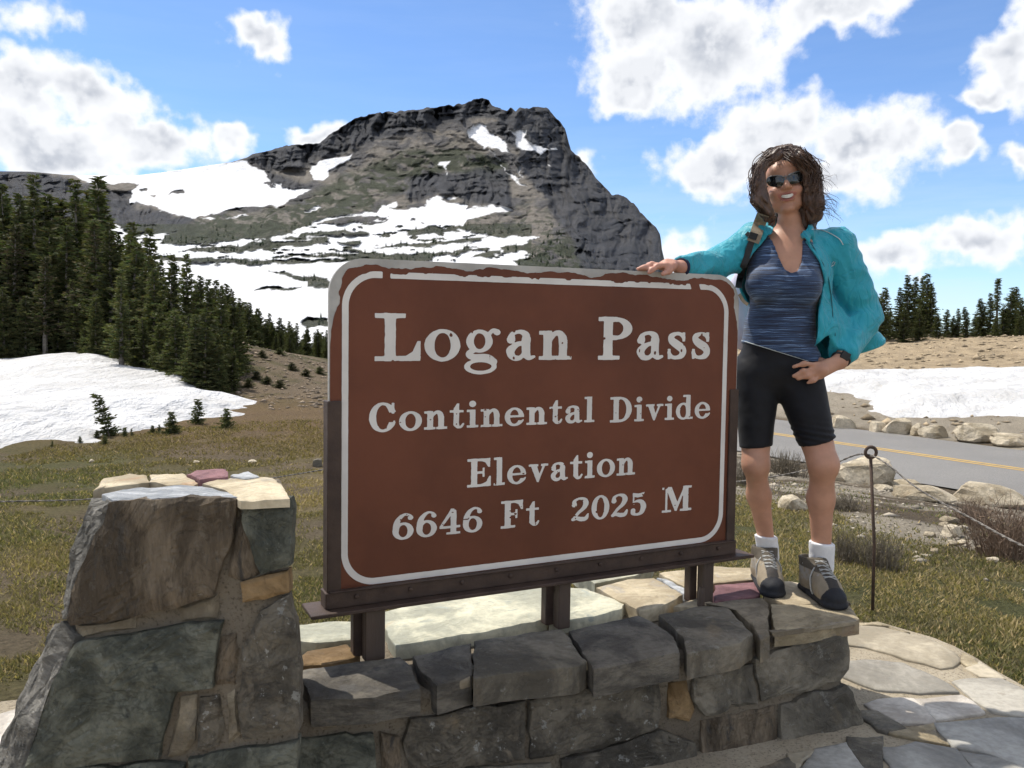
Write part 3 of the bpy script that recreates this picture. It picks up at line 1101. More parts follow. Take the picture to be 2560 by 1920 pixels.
for i, poly in enumerate([[(-60, 1800), (40, 1770), (70, 1830), (-20, 1880), (-90, 1880)], [(-300, 1850), (-75, 1805), (-100, 1890), (-60, 1960), (-300, 1960)]]):
    stone('flagstone', [gz(*p, .014) for p in poly], (0, 0, 1), .03, ST['flagwhite'], paving, bulge=.002, rough=.003, bevel=.006, seed=40 + i)
# ------------------------------------------------------------------ lettering drawn as shapes


def sd_box(X, Y, x0, y0, x1, y1):
    dx = np.abs(X - (x0 + x1) / 2) - (x1 - x0) / 2
    dy = np.abs(Y - (y0 + y1) / 2) - (y1 - y0) / 2
    return np.hypot(np.maximum(dx, 0), np.maximum(dy, 0)) + np.minimum(np.maximum(dx, dy), 0)


def sd_ell(X, Y, cx, cy, rx, ry):
    k = np.hypot((X - cx) / rx, (Y - cy) / ry)
    g = np.hypot((X - cx) / rx ** 2, (Y - cy) / ry ** 2) + 1e-6
    return k * (k - 1) / g


def catmull(P, n=8):
    P = [np.array(p, float) for p in P]
    P = [2 * P[0] - P[1]] + P + [2 * P[-1] - P[-2]]
    out = []
    for i in range(1, len(P) - 2):
        a, b, c, d = P[i - 1], P[i], P[i + 1], P[i + 2]
        for k in range(n):
            t = k / n
            out.append(.5 * (2 * b + (c - a) * t + (2 * a - 5 * b + 4 * c - d) * t * t + (3 * b - a - 3 * c + d) * t ** 3))
    out.append(P[-2])
    return out


def sd_str(X, Y, pts):
    q = catmull(pts)
    d = np.full(X.shape, 9.0)
    for a, b in zip(q[:-1], q[1:]):
        ex, ey = b[0] - a[0], b[1] - a[1]
        t = np.clip(((X - a[0]) * ex + (Y - a[1]) * ey) / (ex * ex + ey * ey + 1e-9), 0, 1)
        d = np.minimum(d, np.hypot(X - a[0] - t * ex, Y - a[1] - t * ey) - (a[2] + (b[2] - a[2]) * t))
    return d


B, E, S, PL, CUT = 'box', 'ring', 'str', 'poly', 'cut'
GL = {
    'L': (.92, [(B, .22, 0, .43, 1), (B, .03, .90, .62, 1), (B, .03, 0, .9, .10), (PL, [(.5, 0), (.91, 0), (.91, .42), (.85, .42), (.76, .2), (.62, .1), (.5, .09)])]),
    'o': (.72, [(E, .36, .33, .36, .35, .165, .265)]),
    'g': (.80, [(E, .33, .42, .275, .255, .12, .175), (S, [(.52, .57, .045), (.61, .655, .045), (.70, .62, .07)]), (S, [(.2, .21, .05), (.11, .14, .07), (.2, .07, .07), (.48, .05, .085), (.63, -.04, .08)]), (E, .36, -.14, .34, .175, .225, .095)]),
    'a': (.68, [(B, .37, .08, .56, .5), (S, [(.13, .46, .095), (.17, .59, .05), (.32, .635, .045), (.45, .57, .08), (.465, .45, .095)]), (S, [(.42, .39, .04), (.25, .34, .06), (.12, .2, .09), (.18, .06, .07), (.32, .045, .05), (.42, .14, .045)]), (S, [(.47, .12, .09), (.53, .045, .055), (.64, .07, .035)])]),
    'n': (.76, [(B, 0, .575, .22, .66), (B, .10, 0, .29, .66), (B, 0, 0, .37, .085), (S, [(.25, .46, .05), (.36, .595, .055), (.47, .60, .07), (.535, .5, .095), (.55, .4, .095)]), (B, .455, 0, .645, .45), (B, .39, 0, .75, .085)]),
    'P': (.80, [(B, .12, 0, .33, 1), (B, 0, .905, .42, 1), (B, 0, 0, .5, .095), (E, .40, .735, .38, .265, .17, .17, .34), (B, .3, .905, .43, 1), (B, .3, .47, .43, .565)]),
    's': (.54, [(S, [(.42, .53, .04), (.34, .61, .045), (.22, .62, .045), (.12, .56, .07), (.12, .47, .085), (.21, .385, .10), (.34, .30, .10), (.41, .2, .085), (.37, .085, .07), (.25, .04, .045), (.13, .06, .045), (.06, .16, .04)]), (B, .39, .43, .46, .66), (B, .03, 0, .10, .25)]),
    'C': (.86, [(E, .43, .5, .42, .525, .205, .425), (CUT, [(.62, .33), (1.2, .28), (1.2, .72), (.62, .66)]), (B, .70, .62, .78, 1.0), (S, [(.60, .10, .05), (.72, .2, .045), (.78, .34, .035)])]),
    't': (.50, [(PL, [(.13, .12), (.31, .12), (.31, .90), (.24, .90), (.13, .72)]), (B, 0, .575, .46, .66), (S, [(.22, .14, .09), (.28, .05, .06), (.38, .05, .045), (.45, .15, .035)])]),
    'i': (.40, [(B, .10, 0, .29, .66), (B, 0, .575, .2, .66), (B, 0, 0, .39, .085), (E, .19, .87, .115, .115, 0, 0)]),
    'e': (.70, [(E, .34, .33, .34, .35, .155, .265), (B, .15, .31, .62, .39), (CUT, [(.42, .31), (.9, .31), (.9, .17), (.45, .2)]), (S, [(.46, .06, .05), (.58, .12, .04), (.65, .2, .03)])]),
    'l': (.40, [(B, .10, 0, .29, 1), (B, 0, .915, .2, 1), (B, 0, 0, .39, .085)]),
    'D': (.90, [(B, .13, 0, .34, 1), (B, 0, .905, .42, 1), (B, 0, 0, .42, .095), (E, .40, .5, .46, .5, .24, .405, .34)]),
    'v': (.72, [(PL, [(.06, .66), (.28, .66), (.43, .2), (.37, 0), (.31, 0)]), (PL, [(.36, 0), (.32, .1), (.54, .66), (.63, .66)]), (B, 0, .58, .35, .66), (B, .45, .58, .72, .66)]),
    'd': (.74, [(E, .31, .33, .31, .35, .14, .265), (B, .43, 0, .62, 1), (B, .3, .915, .55, 1), (B, .5, 0, .73, .085)]),
    'E': (.84, [(B, .13, 0, .34, 1), (B, 0, .91, .78, 1), (B, 0, 0, .80, .09), (PL, [(.78, 1), (.78, .68), (.72, .68), (.62, .85), (.45, .93)]), (PL, [(.81, 0), (.81, .36), (.75, .36), (.65, .16), (.45, .07)]), (B, .3, .46, .55, .55), (B, .52, .34, .59, .67)]),
    'F': (.80, [(B, .13, 0, .34, 1), (B, 0, .91, .76, 1), (B, 0, 0, .5, .09), (PL, [(.76, 1), (.76, .66), (.70, .66), (.60, .85), (.45, .93)]), (B, .3, .46, .53, .55), (B, .50, .34, .57, .67)]),
    'M': (1.12, [(B, .12, 0, .20, 1), (B, 0, 0, .34, .09), (B, 0, .91, .25, 1), (PL, [(.13, 1), (.35, 1), (.60, .30), (.55, .03), (.48, .03)]), (PL, [(.55, .03), (.52, .26), (.82, 1), (.9, 1)]), (B, .78, 0, .98, 1), (B, .67, 0, 1.1, .09), (B, .85, .91, 1.1, 1)]),
    '6': (.68, [(E, .33, .31, .33, .33, .14, .235), (S, [(.10, .34, .095), (.12, .6, .095), (.22, .82, .075), (.38, .94, .045), (.52, .9, .045), (.56, .80, .085)])]),
    '4': (.70, [(B, .36, 0, .55, 1), (B, .22, 0, .68, .085), (B, 0, .24, .68, .335), (PL, [(0, .335), (0, .26), (.1, .335), (.40, .80), (.42, 1), (.38, 1)])]),
    '2': (.66, [(S, [(.10, .70, .095), (.11, .86, .06), (.28, .955, .045), (.46, .9, .08), (.52, .74, .1), (.44, .54, .08), (.24, .34, .06), (.06, .10, .05)]), (S, [(.06, .09, .06), (.2, .13, .07), (.36, .08, .09), (.52, .10, .08), (.6, .27, .035)])]),
    '0': (.66, [(E, .33, .5, .33, .52, .14, .425)]),
    '5': (.66, [(PL, [(.09, .99), (.30, .94), (.55, .99), (.48, .80), (.28, .77), (.09, .82)]), (B, .09, .48, .15, .95), (S, [(.12, .53, .04), (.26, .62, .055), (.44, .56, .09), (.51, .34, .105), (.42, .10, .08), (.24, .035, .05), (.11, .10, .08), (.11, .22, .09)])]),
}


def sd_poly(X, Y, P):
    return -polysd(X, Y, P)


def glyph(ch, X, Y):
    d = np.full(X.shape, 9.0)
    cuts = []
    for g_ in GL[ch][1]:
        k = g_[0]
        if k == B:
            e = sd_box(X, Y, *g_[1:])
        elif k == E:
            e = sd_ell(X, Y, g_[1], g_[2], g_[3], g_[4])
            if g_[5]:
                e = np.maximum(e, -sd_ell(X, Y, g_[1], g_[2], g_[5], g_[6]))
            if len(g_) > 7:
                e = np.maximum(e, g_[7] - X)
        elif k == S:
            e = sd_str(X, Y, g_[1])
        elif k == PL:
            e = sd_poly(X, Y, g_[1])
        else:
            d = np.maximum(d, -sd_poly(X, Y, g_[1]))
            continue
        kk = .035
        h = np.clip(.5 + .5 * (d - e) / kk, 0, 1)
        d = np.where(np.minimum(d, e) > 1, np.minimum(d, e), d * (1 - h) + e * h - kk * h * (1 - h) * .7)
    return d


def ms_fill(Dg, xs_, ys_):
    """fill the region Dg < 0 on a grid"""
    vs, fs = [], []
    cache = {}

    def vid(x, y):
        k = (round(x, 6), round(y, 6))
        if k not in cache:
            cache[k] = len(vs)
            vs.append((x, y))
        return cache[k]
    ny, nx = Dg.shape
    mn = np.minimum(np.minimum(Dg[:-1, :-1], Dg[1:, :-1]), np.minimum(Dg[:-1, 1:], Dg[1:, 1:]))
    for j, i in zip(*np.nonzero(mn < 0)):
        c = [(i, j), (i + 1, j), (i + 1, j + 1), (i, j + 1)]
        v = [Dg[q[1], q[0]] for q in c]
        poly = []
        for a in range(4):
            b = (a + 1) % 4
            pa, pb = (xs_[c[a][0]], ys_[c[a][1]]), (xs_[c[b][0]], ys_[c[b][1]])
            if v[a] < 0:
                poly.append(vid(*pa))
            if (v[a] < 0) != (v[b] < 0):
                t = v[a] / (v[a] - v[b])
                poly.append(vid(pa[0] + (pb[0] - pa[0]) * t, pa[1] + (pb[1] - pa[1]) * t))
        q = []
        for p in poly:
            if not q or q[-1] != p:
                q.append(p)
        if len(q) > 1 and q[0] == q[-1]:
            q.pop()
        if len(q) >= 3:
            fs.append(q)
    return vs, fs


# ------------------------------------------------------------------ the sign
SO = Vector((-.5442, 2.45, .5222))
SYAW, SW, SH, LEAN = .44889, 1.529, 1.037, .0098
SU = Vector((math.cos(SYAW), math.sin(SYAW), 0))
SN = Vector((math.sin(SYAW), -math.cos(SYAW), 0))
SV = (Vector((0, 0, 1)) + SU * LEAN)
WZ = .36                                       # top of the wall


def suv(px, py):
    p = onplane(px, py, SO, SN) - SO
    v = p.z
    return (p.dot(SU) - LEAN * v, v)


def sp(u, v, n=0.0):
    return SO + SU * u + SV * v + SN * n


def q5(x, y):
    return (800 + x * .4882, 620 + y * .4882)


def q6(x, y):
    return (800 + x * .4882, 1060 + y * .4882)


sign = empty('park_sign', (SO.x + SU.x * .76, SO.y + SU.y * .76, WZ))
tag(sign, 'large brown metal road sign with worn off-white lettering standing on the stone wall', 'sign')
bpy.context.view_layer.update()


def child(name, me, mat, parent, smooth=False):
    o = link(name, me, mat, None, smooth)
    o.parent = parent
    o.matrix_parent_inverse = parent.matrix_world.inverted() if parent.type == 'EMPTY' else Matrix.Identity(4)
    return o


BARE = simple_mat('weathered_aluminium', (.40, .385, .355), .6, .15, 9.0, bump=.15, metal=.0, spec=.5)
BROWN = simple_mat('brown_sign_paint', (.130, .043, .022), .50, .16, 2.2, bump=.08, bscale=30, spec=.25)
OFFW = simple_mat('off_white_sheeting', (.66, .63, .59), .6, .07, 6.0, bump=.05, spec=.4)
STEEL = simple_mat('dark_brown_steel', (.046, .029, .022), .6, .35, 12.0, bump=.3, bscale=35, spec=.35, col2=(.072, .046, .034))
RUSTST = simple_mat('rusty_rod_steel', (.055, .036, .026), .8, .35, 30.0, bump=.4, bscale=120, col2=(.10, .06, .04))
POSTM = simple_mat('brown_post_paint', (.060, .040, .030), .6, .3, 8.0, bump=.4, bscale=25, stretch=(1, 1, .15), col2=(.085, .058, .042))


def flat_mesh(name, vs, fs, n, mat, parent, thick=0.0):
    V = [tuple(sp(x, y, n)) for x, y in vs]
    me = bpy.data.meshes.new(name)
    me.from_pydata(V, [], fs)
    me.update()
    return child(name, me, mat, parent)


# plate with rounded upper corners
RT = .105


def rrect(X, Y, x0, y0, x1, y1, rt, rb):
    cx, cy = (x0 + x1) / 2, (y0 + y1) / 2
    r = np.where(Y > cy, rt, rb)
    dx = np.abs(X - cx) - (x1 - x0) / 2 + r
    dy = np.abs(Y - cy) - (y1 - y0) / 2 + r
    return np.hypot(np.maximum(dx, 0), np.maximum(dy, 0)) + np.minimum(np.maximum(dx, dy), 0) - r


out = [(0, 0), (SW, 0)]
for k in range(13):
    a = k / 12 * math.pi / 2
    out.append((SW - RT + RT * math.cos(a), SH - RT + RT * math.sin(a)))
for k in range(13):
    a = math.pi / 2 + k / 12 * math.pi / 2
    out.append((RT + RT * math.cos(a), SH - RT + RT * math.sin(a)))
N = len(out)
V = [tuple(sp(u, v, 0)) for u, v in out] + [tuple(sp(u, v, -.016)) for u, v in out]
Fc = [list(range(N)), list(range(2 * N - 1, N - 1, -1))] + [[i, i + N, (i + 1) % N + N, (i + 1) % N] for i in range(N)]
me = bpy.data.meshes.new('panel')
me.from_pydata(V, [], Fc)
me.update()
panel = child('panel', me, BARE, sign)

# paint, chipped along the top edge and round the corners
us = np.arange(-.004, SW + .004, .0048)
vsg = np.arange(-.004, SH + .004, .0048)
UU, VV = np.meshgrid(us, vsg)
dp = rrect(UU, VV, 0, 0, SW, SH, RT, .001)
edge = -dp
n_a = fbm(UU * 9, VV * 9, oct=4, seed=501)
n_b = fbm(UU * 45, VV * 45, oct=3, seed=502)
lim = .003 + sstep(SH - .22, SH - .08, VV) * (.006 + .040 * np.clip(n_a - .32, 0, 1)) + (n_b - .5) * .012 * sstep(SH - .3, SH - .1, VV)
lim += .045 * sstep(.22, .0, np.hypot(UU - .06, VV - SH + .06)) * n_a
paint = lim - edge
vs_, fs_ = ms_fill(paint, us, vsg)
flat_mesh('paint', vs_, fs_, .0012, BROWN, sign)

# white border line
bl = suv(862, 1000)[0]
br = suv(*q6(2055, 300))[0]
bt = (suv(*q5(500, 145))[1] + suv(*q5(1700, 190))[1]) / 2
bb = (suv(*q6(300, 795))[1] + suv(*q6(1950, 597))[1]) / 2
us = np.arange(bl - .03, br + .03, .0034)
vsg = np.arange(bb - .03, bt + .03, .0034)
UU, VV = np.meshgrid(us, vsg)
dd = np.abs(rrect(UU, VV, bl, bb, br, bt, .095, .095)) - .0098
n_b = fbm(UU * 40, VV * 40, oct=3, seed=511)
topw = sstep(bt - .10, bt - .03, VV)
dd = dd + np.clip(n_b - .46, 0, 1) * .030 * topw * (VV > bt + .001) + (n_b - .5) * .001
gap1 = np.abs(UU - (bl + .125)) - .012
gap2 = np.abs(UU - (br - .145) + (VV - bt) * .35) - .020
dd = np.where((VV > bt - .05), np.maximum(dd, -np.minimum(gap1, gap2)), dd)
vs_, fs_ = ms_fill(dd, us, vsg)
flat_mesh('border_line', vs_, fs_, .0024, OFFW, sign)

# words: text, start px, end px, cap height in px at the start/end
WORDS = [
    ('Logan', q5(270, 577), q5(1281, 572), q5(300, 332), q5(300, 577)),
    ('Pass', q5(1421, 571), q5(1997, 569), q5(1450, 352), q5(1450, 571)),
    ('Continental', q5(248, 940), q5(1400, 893), q5(1360, 764), q5(1360, 894)),
    ('Divide', q5(1483, 890), q5(1993, 873), q5(1510, 760), q5(1510, 889)),
    ('Elevation', q6(752, 320), q6(1608, 262), q6(790, 172), q6(790, 316)),
    ('6646', q6(370, 592), q6(828, 549), q6(440, 452), q6(440, 585)),
    ('Ft', q6(924, 534), q6(1119, 518), q6(960, 392), q6(960, 531)),
    ('2025', q6(1285, 496), q6(1669, 466), q6(1330, 372), q6(1330, 493)),
    ('M', q6(1748, 453), q6(1897, 441), q6(1780, 322), q6(1780, 450)),
]
for wi, (txt, p0, p1, ct, cb) in enumerate(WORDS):
    u0, v0 = suv(*p0)
    u1, v1 = suv(*p1)
    ch = suv(*ct)[1] - suv(*cb)[1]
    vb = (v0 + v1) / 2
    ws = [GL[c][0] for c in txt]
    gapw = .07
    tot = sum(ws) + gapw * (len(txt) - 1)
    kx = (u1 - u0) / (tot - .03)
    cur = u0
    for ci, c in enumerate(txt):
        wch = ws[ci]
        gx = np.arange(-.04, wch + .06, .016)
        gy = np.arange(-.40 if c == 'g' else -.06, 1.08, .016)
        X, Y = np.meshgrid(gx, gy)
        d = glyph(c, X, Y)
        sx, sy = X + wi * 7.3 + ci * 3.1, Y + ci * 1.7
        d = d + (fbm(sx * 9, sy * 9, oct=3, seed=530) - .5) * .016
        pits = fbm(sx * 8 + 40, sy * 8, oct=2, seed=531)
        d = np.maximum(d, (pits - .84) * .5)
        vs_, fs_ = ms_fill(d, gx, gy)
        vs_ = [(cur + x * kx, vb + y * ch) for x, y in vs_]
        flat_mesh('letter', vs_, fs_, .0024, OFFW, sign)
        cur += (wch + gapw) * kx

# steel frame: side channels, bottom channel, flange, bolts
CT = .615


def sbox(name, u0, u1, v0, v1, n0, n1, mat, parent, bevel=.002):
    mb = MB()
    vs8 = [sp(u, v, n) for n in (n0, n1) for v in (v0, v1) for u in (u0, u1)]
    mb.add(vs8, [[0, 1, 3, 2], [4, 6, 7, 5], [0, 4, 5, 1], [2, 3, 7, 6], [0, 2, 6, 4], [1, 5, 7, 3]])
    me = bpy.data.meshes.new(name)
    me.from_pydata(mb.v, [], mb.f)
    me.update()
    bm = bmesh.new()
    bm.from_mesh(me)
    bmesh.ops.recalc_face_normals(bm, faces=bm.faces[:])
    if bevel:
        bmesh.ops.bevel(bm, geom=bm.edges[:], offset=bevel, segments=1, affect='EDGES')
    bm.to_mesh(me)
    bm.free()
    return child(name, me, mat, parent)


sbox('side_channel', -.006, .036, .04, CT, -.045, .010, STEEL, sign)
sbox('side_channel', SW - .034, SW + .004, .04, CT, -.045, .010, STEEL, sign)
sbox('bottom_channel', -.012, SW + .006, -.004, .044, -.050, .016, STEEL, sign)
sbox('bottom_channel', .0, SW, .044, .049, .0, .024, STEEL, sign)
fl = sbox('flange', -.062, SW + .062, -.016, -.0045, -.080, .055, STEEL, sign)
for u in list(np.linspace(.08, SW - .08, 9)):
    mb = MB()
    c = sp(u, .026, .016)
    mb.tube([c, c + SN * .005, c + SN * .007], [.007, .007, .003], 8)
    child('bolt', mb_me := bpy.data.meshes.new('bolt'), STEEL, sign)
    mb_me.from_pydata(mb.v, [], mb.f)
    mb_me.update()
# three pairs of legs
for pu, wd in ((.135, .062), (.79, .046), (1.395, .048)):
    sbox('leg', pu - wd / 2, pu + wd / 2, -.175, -.016, -.004, .034, POSTM, sign, .003)
    sbox('leg', pu - wd / 2 - .024, pu - wd / 2 + .008, -.172, -.016, -.050, -.012, STEEL, sign, .003)
mb = MB()
c = sp(1.345, -.165, .055)
mb.tube([c, c + Vector((.002, 0, .05)), c + Vector((.004, 0, .066))], [.014, .013, .010], 9)
me = bpy.data.meshes.new('peg')
me.from_pydata(mb.v, [], mb.f)
child('peg', me, POSTM, sign)

# ------------------------------------------------------------------ the wall


def zw(p):
    return (700 + p[0] * .678, 1380 + p[1] * .678)


wall = empty('stone_wall', (SO.x + SU.x * .8, SO.y + SU.y * .8, 0))
tag(wall, 'low rubble stone wall with flat coping slabs carrying the brown sign', 'wall')
bpy.context.view_layer.update()


def reparent(o, parent):
    m = o.matrix_basis.copy()
    o.parent = parent
    o.matrix_parent_inverse = Matrix.Translation(-Vector(parent.location))
    return o


def wpt(u, n, z):
    p = SO + SU * u + SN * n
    return Vector((p.x, p.y, z))


def nf(u):
    return .245 + .094 * (u + .1)


core = MB()
c8 = [wpt(-.40, nf(-.4) + .006, -.06), wpt(1.69, nf(1.69) + .006, -.06), wpt(1.66, -.26, -.06), wpt(-.40, -.26, -.06),
      wpt(-.40, nf(-.4) - .030, .315), wpt(1.65, nf(1.65) - .030, .315), wpt(1.62, -.24, .315), wpt(-.40, -.24, .315)]
core.add(c8, [[3, 2, 1, 0], [4, 5, 6, 7], [0, 1, 5, 4], [1, 2, 6, 5], [2, 3, 7, 6], [3, 0, 4, 7]])
me = bpy.data.meshes.new('mortar_core')
me.from_pydata(core.v, [], core.f)
bm = bmesh.new()
bm.from_mesh(me)
bmesh.ops.subdivide_edges(bm, edges=bm.edges[:], cuts=26, use_grid_fill=True)
for v in bm.verts:
    a = (float(vnoise(v.co.x * 14, v.co.y * 14 + v.co.z * 15, seed=3)) - .5) * .024
    v.co += Vector(SN) * a + Vector((0, 0, a * .5))
bm.to_mesh(me)
bm.free()
o = link('mortar_core', me, GROUT, None, True)
reparent(o, wall)

COP = [  # top stones: material, outline, thickness, height offset
    ('palegreen', [(50, 270), (180, 255), (292, 256), (300, 318), (130, 335), (55, 322)], .05, 0),
    ('palegreen', [(368, 225), (520, 182), (700, 160), (870, 140), (990, 128), (985, 243), (700, 300), (420, 345), (392, 290)], .06, 0),
    ('palegreen', [(1000, 124), (1130, 133), (1268, 190), (1268, 208), (1130, 238), (1035, 256), (995, 246)], .06, .001),
    ('cream', [(1172, 130), (1300, 97), (1378, 94), (1488, 156), (1410, 200), (1325, 214), (1255, 180)], .05, .006),
    ('palegrey', [(1388, 93), (1420, 98), (1522, 150), (1494, 158)], .04, .004),
    ('cream', [(1400, 76), (1560, 50), (1760, 60), (1768, 98), (1600, 116), (1532, 148), (1440, 100)], .05, .003),
    ('purple', [(1602, 121), (1762, 108), (1772, 158), (1660, 180), (1600, 186)], .05, .004),
    ('cream', [(1776, 100), (1880, 108), (1965, 130), (2000, 188), (1880, 196), (1790, 160)], .05, .002),
    ('cream', [(1450, 200), (1560, 160), (1596, 186), (1520, 206)], .04, -.004),
    ('palegreen', [(1040, 60), (1200, 30), (1380, 20), (1370, 70), (1290, 90), (1160, 115)], .05, -.01),
    ('ochre', [(72, 402), (100, 362), (250, 338), (288, 375), (230, 402), (80, 420)], .05, -.004),
    ('slateblue', [(75, 432), (300, 402), (445, 386), (482, 420), (512, 500), (350, 532), (112, 546)], .075, 0),
    ('slateblue', [(494, 384), (706, 333), (708, 455), (580, 492), (520, 440)], .085, -.002),
    ('grey', [(716, 328), (900, 300), (1040, 281), (1128, 398), (1100, 415), (716, 462)], .085, .003),
    ('slateblue', [(1064, 292), (1200, 258), (1322, 232), (1458, 312), (1468, 368), (1300, 405), (1158, 432)], .085, 0),
    ('grey', [(1402, 232), (1555, 197), (1655, 202), (1738, 300), (1700, 332), (1502, 372), (1484, 306)], .085, .003),
    ('tan', [(1562, 186), (1782, 166), (1802, 190), (1806, 308), (1772, 326), (1742, 270), (1668, 200)], .075, .001),
    ('buff', [(1812, 192), (1990, 192), (2100, 196), (2134, 246), (1980, 272), (1820, 292)], .055, .002),
    ('tan', [(2005, 186), (1972, 128), (2060, 150), (2110, 190)], .05, -.003),
]
for i, (mk, poly, th, dz) in enumerate(COP):
    pts = [gz(*zw(p), WZ + dz) for p in poly]
    o = stone('coping_stone', pts, (0, 0, 1), th, ST[mk], None, bulge=.002, rough=.0045, jit=.012, bevel=.005, seg=.026, seed=60 + i)
    reparent(o, wall)

fn = (SN + Vector((0, 0, .10)) + SU * -.09).normalized()
FP = wpt(.8, nf(.8) - .022, .30)
FACE = [
    ('brown', [(112, 552), (350, 540), (512, 508), (525, 570), (330, 600), (140, 620)], .0),
    ('tan', [(135, 628), (230, 612), (215, 650), (150, 660)], -.004),
    ('dark', [(475, 612), (700, 575), (900, 545), (905, 640), (900, 762), (700, 790), (482, 800), (455, 700)], .012),
    ('dark', [(915, 545), (1050, 520), (1180, 486), (1390, 470), (1396, 560), (1385, 640), (1180, 716), (1020, 750), (915, 762)], .016),
    ('ochre', [(1436, 490), (1498, 472), (1526, 580), (1510, 628), (1432, 616)], .004),
    ('grey', [(1518, 452), (1640, 425), (1738, 414), (1750, 556), (1640, 585), (1562, 604), (1528, 545)], .012),
    ('grey', [(1748, 392), (1900, 338), (2082, 285), (2096, 360), (2090, 430), (2060, 472), (1900, 515), (1765, 552)], .014),
    ('grey', [(1835, 560), (1950, 520), (2072, 488), (2120, 560), (2148, 640), (2140, 682), (1990, 722), (1900, 742), (1835, 700)], .02),
    ('brown', [(1545, 620), (1700, 588), (1822, 562), (1828, 710), (1700, 745), (1552, 772)], .008),
    ('dark', [(1025, 762), (1200, 720), (1390, 655), (1525, 700), (1532, 780), (1300, 830), (1025, 850)], .014),
    ('green', [(20, 690), (200, 672), (348, 662), (360, 800), (350, 900), (0, 900)], .014),
    ('brown', [(368, 662), (440, 676), (452, 800), (452, 900), (372, 900)], .004),
    ('grey', [(470, 808), (700, 800), (1005, 772), (1005, 880), (800, 930), (470, 940)], .01),
    ('grey', [(1550, 782), (1700, 755), (1830, 722), (1850, 800), (1700, 850), (1540, 870)], .008),
    ('brown', [(1150, 462), (1300, 430), (1470, 396), (1478, 440), (1400, 458), (1180, 478)], -.006),
    ('tan', [(545, 548), (620, 520), (705, 502), (712, 530), (600, 570), (540, 590)], -.006),
    ('dark', [(1040, 860), (1300, 840), (1520, 800), (1530, 960), (1040, 1000)], .01),
    ('brown', [(1500, 392), (1640, 362), (1735, 338), (1742, 404), (1640, 418), (1508, 442)], .004),
]
for i, (mk, poly, pr) in enumerate(FACE):
    pts = [onplane(*zw(p), FP, fn) + fn * pr for p in poly]
    o = stone('wall_stone', pts, fn, .06 + pr, ST[mk], None, bulge=.006, rough=.012, jit=.016, bevel=.005, seg=.026, seed=90 + i)
    reparent(o, wall)
# buff faces under the lip of the coping
cpn = (SN + SU * -.094).normalized()
CPP = wpt(.8, nf(.8) + .004, .3)
for i, (mk, poly) in enumerate([('buff', [(720, 468), (900, 448), (1100, 422), (1128, 408), (1136, 436), (1000, 466), (850, 490), (720, 512)]),
                                ('tan', [(575, 496), (640, 478), (704, 462), (706, 496), (640, 515), (580, 530)]),
                                ('tan', [(1818, 296), (1980, 276), (2130, 252), (2128, 266), (1980, 294), (1822, 314)])]):
    o = stone('coping_face', [onplane(*zw(p), CPP, cpn) for p in poly], cpn, .02, ST[mk], None, bulge=.002, rough=.005, jit=.008, bevel=.003, seg=.02, seed=220 + i)
    reparent(o, wall)
# stones of the wall's end, turned to the right
en = (SU + SN * .25 + Vector((0, 0, .12))).normalized()
for i, (n0, n1, za, zb, mk) in enumerate([(.36, .14, .20, .30, 'grey'), (.38, .16, .03, .19, 'grey'), (.13, -.10, .15, .30, 'brown'), (.15, -.08, .02, .14, 'dark'), (-.11, -.25, .1, .3, 'grey')]):
    pts = [wpt(1.68 + .02 * (za < .1), n0, zb), wpt(1.68, n1, zb - .01), wpt(1.70, n1 - .01, za), wpt(1.71, n0 + .01, za)]
    o = stone('wall_stone', pts, en, .06, ST[mk], None, bulge=.012, rough=.012, bevel=.012, seed=120 + i)
    reparent(o, wall)

# ------------------------------------------------------------------ the pier


def zq(p):
    return (p[0] * .4643, 1150 + p[1] * .4643)


PN = Vector((.10, -1.0, .10)).normalized()
PP = at(480, 1250, 2.0)
PZ = PP.z
pier = empty('stone_pier', (PP.x, PP.y + .15, 0))
tag(pier, 'tall battered stone pier at the end of the low wall, with a flat sunlit top', 'pier')
bpy.context.view_layer.update()


def pp(p, push=0.0):
    q = onplane(*zq(p[:2]), PP, PN)
    if len(p) > 2:
        q = q + (q - CAM) * (p[2] / q.y)
    return q + PN * push


cf = [pp(p, -.020) for p in [(600, 232), (1550, 214), (1545, 720), (1575, 900), (1595, 1500), (1600, 2500), (-420, 2500), (150, 1640), (320, 1150), (400, 950), (372, 840), (445, 600)]]
for v in cf[:2]:
    v.z = PZ - .02
cb_ = [v + Vector((-.13 if v.x > -.75 else .05, .38, 0)) for v in cf]
N = len(cf)
me = bpy.data.meshes.new('mortar_core')
me.from_pydata([tuple(v) for v in cf + cb_], [], [list(range(N))[::-1], list(range(N, 2 * N))] + [[i, (i + 1) % N, (i + 1) % N + N, i + N] for i in range(N)])
bm = bmesh.new()
bm.from_mesh(me)
bmesh.ops.triangulate(bm, faces=bm.faces[:])
for _ in range(4):
    bmesh.ops.subdivide_edges(bm, edges=[e for e in bm.edges if e.calc_length() > .04], cuts=1, use_grid_fill=False)
    bmesh.ops.triangulate(bm, faces=bm.faces[:])
for v in bm.verts:
    v.co += PN * ((float(vnoise(v.co.x * 16, v.co.z * 16, seed=8)) - .5) * .014)
bmesh.ops.recalc_face_normals(bm, faces=bm.faces[:])
bm.to_mesh(me)
bm.free()
o = link('mortar_core', me, GROUT, None, True)
reparent(o, pier)

